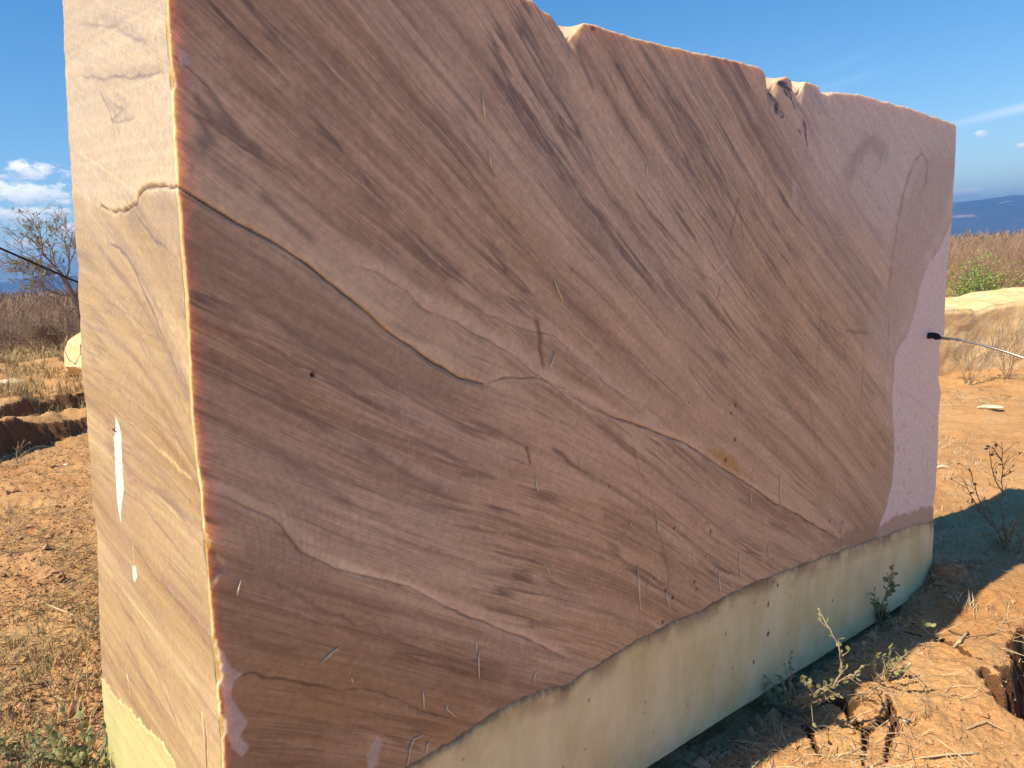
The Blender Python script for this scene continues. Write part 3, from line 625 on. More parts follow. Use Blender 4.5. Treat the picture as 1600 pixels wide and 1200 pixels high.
    relL = .0012*fbm(TL*6+30, HL*6, 4, 86)+Q.h
    relL = relL-np.clip(.006+.004*fbm(HL*20, 0*HL, 3, 87)-(tb-TL), 0, .02)*.9
    # sharp front edge is shared with the front grid, the chamfer lives there
    # ---------------- vertices: left (back to front), front, right, back
    def P3(s, h, t): return np.asarray(s)[..., None]*Fd+np.asarray(h)[..., None]*Vd-np.asarray(t)[..., None]*Nd
    slc = sl_*(1-0)
    VL = P3(-relL+sl_*(TL < 1e9), HL, TL)[:, :-1]
    # last left column meets the first front column
    VF = P3(FX, H, -FN)
    ri = np.linspace(0, 1, 10)[1:]; tr = .46+.06*(1-v[:, None])
    HR = v[:, None]*(hF[-1]+.0*ri[None]); VR = P3(sr_+0*ri[None]+.006*fbm(HR*9+5, ri[None]*4+0*HR, 3, 88), HR, tr*ri[None])
    bi = np.linspace(1, 0, 24)[1:-1]
    HBk = v[:, None]*(hF[-1]*bi+hL[0]*(1-bi))[None]; VB = P3(sl_+(sr_-sl_)*bi[None], HBk, tr*bi[None]+tb*(1-bi[None])+.01*fbm(HBk*4, bi[None]*6+0*HBk, 3, 89))
    VV = np.concatenate([VL, VF, VR, VB], 1); nc = VV.shape[1]
    def cat(l, f_, k):
        z = np.zeros((nh, VR.shape[1]+VB.shape[1])+l.shape[2:])
        if k: z = z+k
        return np.concatenate([l[:, :-1], f_, z], 1)
    rest = P3(0, 0, 0)
    # flow coordinate on hidden sides: plain slanted beds
    hs = np.concatenate([np.broadcast_to(HR, VR.shape[:2]), HBk], 1); ss_ = np.concatenate([np.broadcast_to(ri[None]*.8, VR.shape[:2]), np.broadcast_to(bi[None]*3, HBk.shape)], 1)
    psih = hs*.8+ss_*.5; th = ss_*.8-hs*.5
    psA = np.concatenate([psl[:, :-1], psi, psih], 1); TA = np.concatenate([TLl[:, :-1], T, th], 1); ZA = np.concatenate([psl[:, :-1]*0+9, zf, psih*0+5], 1)
    flow = np.stack([psA, TA, ZA], -1)
    ovc = np.concatenate([Q.c[:, :-1], P.c, np.zeros(psih.shape+(3,))], 1); ova = np.concatenate([Q.a[:, :-1], P.a, np.zeros(psih.shape)], 1)
    ov = np.concatenate([ovc, ova[..., None]], -1)
    side = np.concatenate([np.ones_like(psl[:, :-1]), np.zeros_like(psi), np.ones_like(psih)], 1)
    verts = [VV.reshape(-1, 3)]; faces = [gridf(nh, nc, wrap=True)]
    flows = [flow.reshape(-1, 3)]; ovs = [ov.reshape(-1, 4)]; sides_ = [side.ravel()]
    # top: rows go back from the front edge; broken notches rise to the true top
    tq = np.array([0, .006, .012, .02, .03, .04, .055, .07, .09, .12, .16, .22, .3, .4, .5, .6, .7, .8, .9, 1.0])
    trr = (tb[-1, 0]*(1-su/LB)+tr[-1, 0]*(su/LB))
    kk = sst(tq, 0, .10)[:, None]
    base_h = hB[None, :]+.09*tq[:, None]*(1-su[None, :]/LB)+.006*fbm(su[None, :]*9, tq[:, None]*12, 4, 95)*sst(tq[:, None], .01, .1)
    TH = hF[None, :]*(1-kk)+base_h*kk
    TH = TH-np.where(tq[:, None] > .5, 0, 0)
    tpos = tq[:, None]*trr[None, :]+np.where(tq[:, None] < .02, -(FN[-1][None, :])*(1-tq[:, None]*50), 0)
    spos = sl_[-1]+(su[None, :]/LB)*(sr_[-1]-sl_[-1])+0*TH
    VT = P3(spos, TH, tpos); b0 = len(verts[0]); verts.append(VT.reshape(-1, 3)); faces.append(gridf(len(tq), ns, b0))
    flows.append(np.stack([spos*.6+TH, tpos*.8, spos*0+4], -1).reshape(-1, 3)); o4 = np.zeros(TH.shape+(4,)); o4[...] = (.80, .68, .52, .5); ovs.append(o4.reshape(-1, 4)); sides_.append(np.ones(TH.size))
    # bottom
    bq = np.linspace(0, 1, 12); trb = (tb[0, 0]*(1-su/LB)+tr[0, 0]*(su/LB))
    sb = np.linspace(0, 1, 60); spb = sl_[0]+sb[None]*(sr_[0]-sl_[0]); tpb = bq[:, None]*np.interp(sb, su/LB, trb)[None]
    VBt = P3(spb+0*tpb, 0*tpb, tpb); b0 += VT.shape[0]*VT.shape[1]; verts.append(VBt.reshape(-1, 3)); faces.append(gridf(12, 60, b0, flip=True))
    flows.append(np.stack([spb+0*tpb, tpb, 0*tpb+4], -1).reshape(-1, 3)); ovs.append(np.zeros((720, 4))); sides_.append(np.ones(720))
    root = empty('marble_block', O, 'huge sawn block of pinkish brown streaked marble standing upright on the earth', 'stone block')
    rimf = np.exp(-(np.maximum(S, 0)/.05)**2)+.25*np.exp(-((hF[None, :]-H)/.03)**2); rimf = np.clip(rimf, 0, 1)
    rimv = np.zeros(sum(len(x) for x in verts)); r2 = np.concatenate([.8*np.exp(-(TL[:, :-1]/.05)**2), rimf, np.zeros(psih.shape)], 1).ravel(); rimv[:len(r2)] = r2
    body = mesh('stone_body', np.concatenate(verts), np.concatenate(faces), MARBLE, root, smooth=True,
                attrs={'flow': ('FLOAT_VECTOR', np.concatenate(flows)), 'ov': ('FLOAT_COLOR', np.concatenate(ovs)), 'side': ('FLOAT', np.concatenate(sides_)), 'rim': ('FLOAT', rimv)})
    # ---------------- resin coat on the foot of the front face
    cb = np.array(FR([(200, 1390), (345, 1335), (500, 1262), (570, 1230), (640, 1195), (700, 1160), (760, 1120), (800, 1097), (840, 1080), (885, 1068), (900, 1056), (950, 1026), (1000, 996), (1050, 969), (1100, 950), (1140, 926), (1170, 913), (1200, 901), (1240, 886), (1290, 868), (1330, 853), (1370, 840), (1400, 827), (1430, 819), (1457, 812), (1490, 806)]))
    sg = np.concatenate([np.linspace(.012, .9, 260), np.linspace(.9, LB-.004, 620)[1:]]); nr_ = 70
    ctop = np.interp(sg, cb[:, 0], cb[:, 1])
    fray = .0035*fbm(sg*70, 0*sg, 3, 96)+.006*fbm(sg*14, 0*sg, 3, 97)+.0022*(vnoise(sg*330, 0*sg, 98)-.3)
    ctop = np.maximum(ctop+fray, .02)
    q = np.linspace(0, 1, nr_)**.8
    hh = q[:, None]*ctop[None]
    hh[0] = -.002
    bt = .004*fbm(sg*6, 0*sg, 3, 99)
    sgl = np.minimum(sg[None]+0*hh, np.interp(hh, v*hF[-1], sr_[:, 0])-.001)
    rl = .0042+.0016*fbm(sgl*5, hh*9, 4, 101)+.0007*fbm(sgl*60, hh*30, 3, 102)
    de = ctop[None]-hh
    rl = rl+.0012*np.exp(-(de/.012)**2)*(1+.8*np.sin(sgl*900))
    for (x_, y_, r_) in [(1199, 990, .008), (1214, 914, .006), (1300, 938, .005), (1176, 1034, .005), (1143, 1044, .003), (1199, 944, .007)]+[(rnd.uniform(700, 1440), 0, rnd.uniform(.0012, .0030)) for _ in range(40)]:
        if y_ == 0:
            s1 = fr(x_, 1000)[0]; h1 = rnd.uniform(.04, np.interp(s1, cb[:, 0], cb[:, 1])-.01)
        else: s1, h1 = fr(x_, y_)
        dd = np.hypot(sgl-s1, (hh-h1)*.7)/r_; rl = rl-.006*(1-sst(dd, .7, 1.1))
    rl = np.maximum(rl, .0004); pitm = (rl < .0016).astype(float)*sst(de, .004, .012)
    rl[-3] = .0030; rl[-2] = .0015; rl[-1] = -.001
    VC = P3(sgl, hh+bt[None]*(q[:, None] < .01), -rl)
    VC[0] -= 0
    stain = np.exp(-(de/(.014+.012*fbm(sgl*4, 0*hh, 3, 103)))**1.5)
    coat = mesh('resin_coating', VC.reshape(-1, 3), gridf(nr_, len(sg)), RESIN, root, smooth=True, attrs={'stain': ('FLOAT', stain.ravel()), 'edge': ('FLOAT', de.ravel()), 'uvp': ('FLOAT_VECTOR', np.stack([sgl, hh, 0*hh], -1).reshape(-1, 3)), 'pit': ('FLOAT', pitm.ravel())})
    coat['label'] = 'pale green resin coat with a frayed brown mesh edge along the foot of the shaded face'
    cl = np.array(LF([(150, 1030), (165, 1062), (180, 1090), (205, 1112), (232, 1142), (262, 1165), (285, 1215), (345, 1300), (352, 1320)])); cl = cl[np.argsort(cl[:, 0])]
    tg = np.linspace(.01, .995, 240); tgm = tg[None]*np.interp(q[:, None]*.3, v*1.95, tb[:, 0])
    ct = np.interp(tgm[-1], cl[:, 0], cl[:, 1])+.012*fbm(tg*30, 0*tg, 4, 104)+.02*np.abs(fbm(tg*60, 0*tg, 2, 105))
    hh = q[:, None]*np.maximum(ct, .01)[None]; rl = .003+.0012*fbm(tgm*8, hh*8, 4, 106); rl[-1] = -.002; de = ct[None]-hh
    VC = P3(np.interp(hh, v*hF[0], sl_[:, 0])-rl, hh, tgm)
    c2 = mesh('resin_coating', VC.reshape(-1, 3), gridf(nr_, 240, flip=True), RESINL, root, smooth=True, attrs={'stain': ('FLOAT', (.3*np.exp(-(de/.008)**1.5)).ravel()), 'edge': ('FLOAT', de.ravel()+.05), 'uvp': ('FLOAT_VECTOR', np.stack([tgm, hh, 0*hh], -1).reshape(-1, 3)), 'pit': ('FLOAT', np.zeros(hh.size))})
    c2['label'] = 'sunlit pale resin coat at the foot of the narrow side'
    # ---------------- threads of hardened resin
    thr = [[(748, 1016), (747, 1035), (748, 1059)], [(743, 1000), (744, 1016)], [(660, 1078), (661, 1090), (662, 1106)], [(697, 1100), (698, 1108), (711, 1119)], [(636, 1196), (640, 1170), (645, 1155), (660, 1148)], [(664, 1178), (667, 1163), (669, 1160)], [(798, 1112), (799, 1128), (803, 1143)], [(831, 1126), (845, 1136), (850, 1142)], [(833, 1066), (835, 1052), (840, 1048)], [(500, 1036), (515, 1022), (530, 1010)],
           [(548, 1058), (551, 1066)], [(1027, 814), (1027, 825), (1030, 836)], [(1082, 860), (1084, 880)], [(1122, 890), (1124, 915), (1125, 925)], [(1154, 862), (1155, 885), (1156, 908)], [(1200, 852), (1201, 870)], [(864, 435), (870, 450), (879, 472)], [(752, 140), (755, 170), (757, 187)], [(762, 235), (767, 262)], [(1010, 258), (1010, 272)], [(1218, 740), (1218, 775), (1220, 790)], [(1315, 812), (1316, 848)],
           [(376, 905), (372, 920), (370, 930)], [(848, 880), (856, 890), (858, 900)], [(995, 880), (998, 920), (1000, 960)], [(836, 745), (838, 760), (840, 768)], [(903, 713), (907, 722), (906, 730)], [(985, 815), (984, 822)], [(1172, 770), (1173, 790)], [(866, 550), (862, 566), (857, 578)], [(1040, 925), (1046, 950)]]
    for l in thr:
        pts = [P3(*fr(*p), 0)-(-.002)*Nd for p in l]
        pts = np.array(pts); 
        if len(pts) == 2: pts = np.array([pts[0], (pts[0]+pts[1])/2, pts[1]])
        vv, fc = path_tube(pts, [.0011, .0022, .0012], 5); mesh('resin_thread', vv, fc, THREAD, root, smooth=True)
    for l in [[(317, 1112), (321, 1150), (325, 1205)], [(197, 1035), (203, 1070), (205, 1100)], [(250, 1190), (245, 1150), (240, 1120)], [(228, 1120), (235, 1150), (240, 1190)]]:
        pts = np.array([lf(*p)[1]*Vd-lf(*p)[0]*Nd-.0015*Fd for p in l]); vv, fc = path_tube(pts, [.0008, .0018, .0012], 5); mesh('resin_thread', vv, fc, THREAD, root, smooth=True)
    # a little fly resting on the sunlit side
    t1, h1 = lf(181, 671); c = h1*Vd-t1*Nd-.004*Fd+O
    a = np.linspace(0, pi, 7)
    fly = empty('fly', c, 'tiny dark fly resting on the white filler of the sunlit stone side', 'insect')
    pts = np.array([(-.006+.012*k/6)*Nd for k in range(7)]); vv, fc = path_tube(pts, .0016*np.sin(a)+.0004, 6); mesh('body', vv, fc, DARK, fly, smooth=True)
    segs = []
    for s in (-1, 1):
        for k in (-.003, 0, .003): segs.append([*(k*Nd), *(k*2.2*Nd+s*.006*Vd+.003*Fd), .0004, .0003])
    vv, fc = tubes(segs); mesh('leg', vv, fc, DARK, fly)
    wv = np.array([0*Nd, -.007*Nd+.003*Vd-.002*Fd, -.008*Nd-.001*Fd, 0*Nd-.0005*Fd, -.007*Nd-.003*Vd-.002*Fd, -.008*Nd-.001*Fd]); mesh('wing', wv, np.array([[0, 1, 2], [3, 4, 5]]), DARK, fly)
    return root

def marble_material():
    m, t = newmat('marble')
    fl = t.attr('flow', 'vec'); side = t.attr('side', 'fac')
    pos = t.node('ShaderNodeNewGeometry').outputs['Position']
    wv = t.noise(pos, 3.2, 4, .55, out=1)
    fl2 = t.node('ShaderNodeVectorMath', operation='MULTIPLY_ADD', ins={0: wv, 1: (.016, .22, 0), 2: fl}).outputs[0]
    wv2 = t.noise(pos, 14, 3, .55, out=1)
    fl3 = t.node('ShaderNodeVectorMath', operation='MULTIPLY_ADD', ins={0: wv2, 1: (.0045, .03, 0), 2: fl2}).outputs[0]
    n1 = t.noise(t.vscale(fl3, 6.5, .45), 1, 6, .60)
    n2 = t.noise(t.vscale(fl3, 26, 1.3, 1, (4, 2, 0)), 1, 5, .62)
    n3 = t.noise(t.vscale(fl3, 110, 3.6, 1, (9, 1, 0)), 1, 4, .6)
    n4 = t.noise(t.vscale(fl, 420, 9, 1, (1, 1, 0)), 1, 2, .5)
    blot = t.noise(pos, 2.4, 5, .6)
    A = t.ramp(n1, [(.32, (.255, .178, .130)), (.43, (.43, .305, .22)), (.54, (.55, .415, .305)), (.68, (.68, .54, .415))])
    c = t.mix(t.rng(blot, .38, .64, 0, .45), A, (.46, .30, .20))
    gn = t.noise(t.vscale(fl3, 3.5, .5, 1, (7, 7, 0)), 1, 6, .6)
    c = t.mix(t.rng(gn, .53, .66, 0, .65), c, (.29, .245, .225))      # grey green beds
    rn = t.noise(t.vscale(fl3, 4.5, .9, 1, (2, 9, 0)), 1, 6, .6)
    c = t.mix(t.rng(rn, .54, .72, 0, .6), c, (.50, .27, .175))       # reddish beds
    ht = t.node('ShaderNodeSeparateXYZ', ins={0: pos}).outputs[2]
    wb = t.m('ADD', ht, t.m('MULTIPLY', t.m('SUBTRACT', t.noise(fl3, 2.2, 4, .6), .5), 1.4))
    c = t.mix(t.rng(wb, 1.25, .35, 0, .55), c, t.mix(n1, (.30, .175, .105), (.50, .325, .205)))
    # streaks
    sm_ = t.rng(t.noise(t.vscale(fl2, 4, 1.2, 1, (5, 5, 0)), 1, 4, .6), .36, .60, .5, 1.)
    mot = t.noise(pos, 9, 6, .68)
    big = t.noise(pos, 1.1, 4, .6)
    c = t.mix(t.rng(big, .50, .68, 0, .5), c, (.42, .35, .32)); c = t.mix(t.rng(big, .48, .32, 0, .45), c, (.55, .37, .22))
    c = t.mix(t.rng(mot, .50, .70, 0, .38), c, (.36, .275, .23)); c = t.mix(t.rng(mot, .48, .32, 0, .35), c, (.70, .53, .40))
    n5 = t.noise(t.vscale(fl3, 13, .42, 1, (8, 3, 0)), 1, 5, .6); c = t.mix(t.rng(n5, .52, .66, 0, .62), c, (.34, .225, .145)); c = t.mix(t.rng(n5, .46, .34, 0, .45), c, (.66, .51, .41))
    c = t.mix(t.m('MULTIPLY', sm_, t.rng(n2, .49, .36, 0, .72)), c, (.175, .115, .095))
    c = t.mix(t.rng(n2, .54, .70, 0, .5), c, (.70, .53, .42))
    c = t.mix(t.m('MULTIPLY', sm_, t.rng(n3, .47, .34, 0, .5)), c, (.18, .115, .09))
    c = t.mix(t.rng(n3, .55, .70, 0, .35), c, (.72, .56, .44))
    c = t.mix(t.rng(n4, .54, .70, 0, .30), c, (.74, .60, .50)); c = t.mix(t.rng(n4, .46, .30, 0, .25), c, (.20, .14, .11))
    # dark hairline veins
    vn = t.noise(t.vscale(fl3, 11, .7, 1, (3, 5, 0)), 1, 4, .55)
    rid = t.m('ABSOLUTE', t.m('SUBTRACT', vn, .5)); vm = t.m('MULTIPLY', t.rng(rid, .022, .0), t.rng(t.noise(pos, 4, 3, .5), .46, .6))
    c = t.mix(t.m('MULTIPLY', vm, .75), c, (.115, .085, .085))
    # crazed fine veins in the paler stone
    sp = t.noise(pos, 26, 6, .7)
    c = t.mix(t.rng(sp, .52, .80, 0, .35), c, (.50, .38, .31))
    # the sawn narrow side is the same stone cut across its beds: creamier
    sc_ = t.ramp(n1, [(.30, (.31, .215, .120)), (.44, (.43, .315, .175)), (.58, (.52, .405, .245)), (.74, (.62, .52, .35))])
    sc_ = t.mix(t.rng(n2, .48, .32, 0, .65), sc_, (.27, .195, .15))
    sc_ = t.mix(t.rng(n2, .56, .76, 0, .5), sc_, (.60, .50, .34))
    sc_ = t.mix(t.rng(n3, .45, .30, 0, .45), sc_, (.30, .21, .15))
    sc_ = t.mix(t.rng(blot, .45, .65, 0, .4), sc_, (.40, .31, .25))
    sc_ = t.mix(t.m('MULTIPLY', vm, .55), sc_, (.24, .18, .17))
    c = t.mix(1.0, c, (1.27, 1.17, 1.01), 'MULTIPLY')
    c = t.mix(side, c, sc_)
    ovn = t.node('ShaderNodeAttribute'); ovn.attribute_name = 'ov'
    # overlays keep some of the grain of the stone
    oa = t.m('MULTIPLY', ovn.outputs['Alpha'], t.m('ADD', .65, t.m('MULTIPLY', t.noise(pos, 45, 5, .7), .7)), clamp=True)
    c = t.mix(oa, c, t.mix(side, t.mix(1.0, ovn.outputs['Color'], (1.15, 1.08, .98), 'MULTIPLY'), ovn.outputs['Color']))
    c = t.mix(1.0, c, t.ramp(t.noise(pos, 75, 6, .75), [(.3, .78), (.7, 1.14)]), 'MULTIPLY')
    h = t.m('ADD', t.m('MULTIPLY', n4, .45), t.m('ADD', t.m('MULTIPLY', n3, .5), t.m('MULTIPLY', t.noise(pos, 170, 4, .7), .55)))
    b = t.bump(h, .55, .003)
    p = principled(t, **{'Base Color': c, 'Roughness': t.rng(n3, .3, .7, .34, .55), 'Specular IOR Level': .35, 'Normal': b,
                         'Subsurface Weight': t.m('ADD', .22, t.m('MULTIPLY', t.attr('rim', 'fac'), .72)), 'Subsurface Radius': (1.0, .60, .14), 'Subsurface Scale': .055})
    p.subsurface_method = 'RANDOM_WALK'
    return m
def resin_material(name='green_resin', ca=(.68, .57, .27), cb=(.86, .76, .45), cc=(.80, .74, .50)):
    m, t = newmat(name)
    uv = t.attr('uvp', 'vec'); st = t.attr('stain', 'fac'); ed = t.attr('edge', 'fac'); pit = t.attr('pit', 'fac')
    n1 = t.noise(t.vscale(uv, 7, 3), 1, 6, .65); n2 = t.noise(uv, 60, 5, .7); n3 = t.noise(t.vscale(uv, 40, 6, 1, (3, 0, 0)), 1, 4, .6)
    c = t.mix(t.rng(n1, .35, .65), ca, cb)
    c = t.mix(t.rng(n3, .5, .75, 0, .4), c, cc)
    c = t.mix(t.rng(n2, .62, .78, 0, .4), c, (.48, .36, .20))
    wx = t.node('ShaderNodeTexWave', wave_type='BANDS', bands_direction='X', ins={'Vector': uv, 'Scale': 70., 'Distortion': .6}).outputs[1]
    wy = t.node('ShaderNodeTexWave', wave_type='BANDS', bands_direction='Y', ins={'Vector': uv, 'Scale': 70., 'Distortion': .6}).outputs[1]
    wea = t.m('MULTIPLY', wx, wy)
    wm = t.m('MULTIPLY', t.rng(ed, .07, .015), t.rng(t.noise(uv, 12, 4, .6), .40, .58))
    c = t.mix(t.m('MULTIPLY', wm, t.m('MULTIPLY', t.rng(wea, .35, .1), .65)), c, (.34, .16, .08))
    sm = t.m('MULTIPLY', st, t.rng(t.noise(t.vscale(uv, 60, 12), 1, 5, .65), .30, .55))
    c = t.mix(t.m('MULTIPLY', sm, .9), c, (.27, .13, .06))
    pk = t.m('MULTIPLY', t.rng(ed, .12, .02), t.rng(t.noise(uv, 9, 4, .6), .50, .62)); c = t.mix(t.m('MULTIPLY', pk, .35), c, (.58, .33, .22))
    mud = t.m('MULTIPLY', t.rng(t.node('ShaderNodeSeparateXYZ', ins={0: uv}).outputs[1], .10, .0), t.rng(t.noise(t.vscale(uv, 14, 20), 1, 5, .6), .45, .65))
    c = t.mix(t.m('MULTIPLY', mud, .4), c, (.45, .30, .17))
    c = t.mix(t.m('MULTIPLY', t.rng(ed, .010, .003), t.rng(t.noise(uv, 45, 5, .7), .35, .6, .15, .95)), c, (.30, .165, .08))
    c = t.mix(pit, c, (.05, .035, .02))
    h = t.m('ADD', t.m('MULTIPLY', n2, .5), t.m('ADD', t.m('MULTIPLY', n3, .4), t.m('MULTIPLY', t.m('MULTIPLY', wea, wm), .8)))
    principled(t, **{'Base Color': c, 'Roughness': .5, 'Specular IOR Level': .35, 'Normal': t.bump(h, .9, .004)})
    return m
def plain(name, col, rough=.7, var=.25, scale=20, metallic=0., spec=.3, col2=None):
    m, t = newmat(name); pos = t.node('ShaderNodeNewGeometry').outputs['Position']
    n = t.noise(pos, scale, 4, .6)
    c2 = col2 or tuple(x*(1-var) for x in col)
    c = t.mix(t.rng(n, .35, .65), col, c2)
    principled(t, **{'Base Color': c, 'Roughness': rough, 'Metallic': metallic, 'Specular IOR Level': spec, 'Normal': t.bump(n, .2, .002)})
    return m
MARBLE = marble_material(); RESIN = resin_material(); RESINL = resin_material('pale_resin', (.52, .52, .25), (.60, .60, .31), (.66, .65, .40))
THREAD = plain('resin_thread', (.86, .74, .52), .5); DARK = plain('dark_rubber', (.012, .012, .016), .55, .4)
build_block()
#REST
# ---------------------------------------------------------------- materials of the surroundings
BARK = plain('grey_bark', (.34, .27, .21), .9, .45, 40); TWIG = plain('dry_twig', (.40, .32, .23), .9, .35, 30); STRAW = plain('straw', (.62, .50, .32), .8, .3, 15)
SCRUB = plain('brown_scrub', (.37, .25, .175), .95, .35, .6, col2=(.27, .20, .145)); PALE = plain('pale_stone', (.78, .68, .50), .7, .2, 12); GRASS = plain('dry_grass', (.50, .39, .20), .9, .35, 3)
METAL = plain('steel_cable', (.55, .53, .50), .35, .2, 200, metallic=.9); WIRE = plain('dull_wire', (.45, .33, .20), .6); RED = plain('dark_cable', (.02, .018, .02), .6)
DARKTW = plain('dark_twig', (.24, .17, .12), .9, .35, 30); CRUMB = plain('earth_crumb', (.38, .19, .088), .95, .35, 40, col2=(.50, .32, .18))
def leafmat(name, col, col2):
    m, t = newmat(name); pos = t.node('ShaderNodeNewGeometry').outputs['Position']
    c = t.mix(t.rng(t.noise(pos, 25, 3, .6), .35, .65), col, col2)
    p = t.node('ShaderNodeBsdfPrincipled', ins={'Base Color': c, 'Roughness': .6, 'Specular IOR Level': .3})
    tr = t.node('ShaderNodeBsdfTranslucent', ins={'Color': c}); mx = t.node('ShaderNodeMixShader', ins={0: .25}); t.l.new(p.outputs[0], mx.inputs[1]); t.l.new(tr.outputs[0], mx.inputs[2])
    t.node('ShaderNodeOutputMaterial', ins={0: mx.outputs[0]}); return m
LEAF = leafmat('sage_leaf', (.22, .24, .10), (.36, .36, .19)); GREEN = leafmat('fresh_leaf', (.19, .34, .07), (.32, .44, .13)); DRYLEAF = leafmat('dry_leaf', (.30, .20, .11), (.22, .16, .10))

# ---------------------------------------------------------------- plant makers
def rot_to(d, ang, az):
    d = nrm(np.array(d, float)); a = np.cross(d, [0, 0, 1.]) if abs(d[2]) < .95 else np.array([1., 0, 0]); a = nrm(a); b = np.cross(d, a)
    return nrm(d*cos(ang)+(a*cos(az)+b*sin(az))*sin(ang))
def grow(R, p, d, L, r, depth, out, kink=.25, n=5, kids=3, spread=.6, shrink=.62, up=.1, tips=None):
    p = np.array(p, float); d = np.array(d, float); st = L/n
    for k in range(n):
        d = rot_to(d, R.gauss(0, kink), R.uniform(0, 2*pi)); d = nrm(d+np.array([0, 0, up*.3])); q = p+d*st
        r1 = r*(1-.45*(k+1)/n) if depth else r*(1-.8*(k+1)/n)
        out.append([*p, *q, r*(1-.45*k/n) if depth else r*(1-.8*k/n), r1]); 
        if depth and k >= 1:
            for _ in range(kids if R.random() < .75 else 1):
                if R.random() < kids/(n-1.)*1.25:
                    grow(R, q, rot_to(d, abs(R.gauss(spread, .2)), R.uniform(0, 2*pi)), L*shrink*R.uniform(.6, 1.15), r1*.6, depth-1, out, kink, n, kids, spread, shrink, up, tips)
        elif not depth and tips is not None: tips.append((q, d))
        p = q
def shrub_segs(seed, H=2., stems=6, depth=2, lean=.7, r=.02, kids=3, up=.25, kink=.22, tips=None, n=5, spread=.6):
    R = random.Random(seed); out = []
    for k in range(stems):
        a = R.uniform(0, 2*pi); l = R.uniform(.15, lean); d = (sin(l)*cos(a), sin(l)*sin(a), cos(l))
        grow(R, (R.uniform(-.05, .05)*H, R.uniform(-.05, .05)*H, 0), d, H*R.uniform(.45, .7), r*R.uniform(.6, 1.), depth, out, kink, n, kids, spread, .62, up, tips)
    return np.array(out)
def leaves(pts, size, R, flat=.4):
    """rounded folded leaves, four triangles wide"""
    V, Fq = [], []
    for (p, d) in pts:
        s_ = size*R.uniform(.6, 1.25); d = rot_to(d, R.uniform(.3, 1.3), R.uniform(0, 2*pi)); w_ = np.cross(d, [R.gauss(0, .5), R.gauss(0, .5), 1]); w_ = nrm(w_); nn = np.cross(d, w_)
        b = len(V)
        for (a, c, h) in [(0, 0, 0), (.35, .34, .10), (.75, .30, .08), (1, 0, -.05), (.75, -.30, .08), (.35, -.34, .10), (.5, 0, -.03)]:
            V.append(p+s_*(a*d+c*w_+h*nn))
        Fq += [[b, b+1, b+6, b+5], [b+1, b+2, b+3, b+6], [b+6, b+3, b+4, b+5]]
    return np.array(V), np.array(Fq)
def at(px, py, dist):
    """a place on the sight line at this distance along the ground"""
    v = dirpx(px, py); return C+v*dist/math.hypot(v[0], v[1])

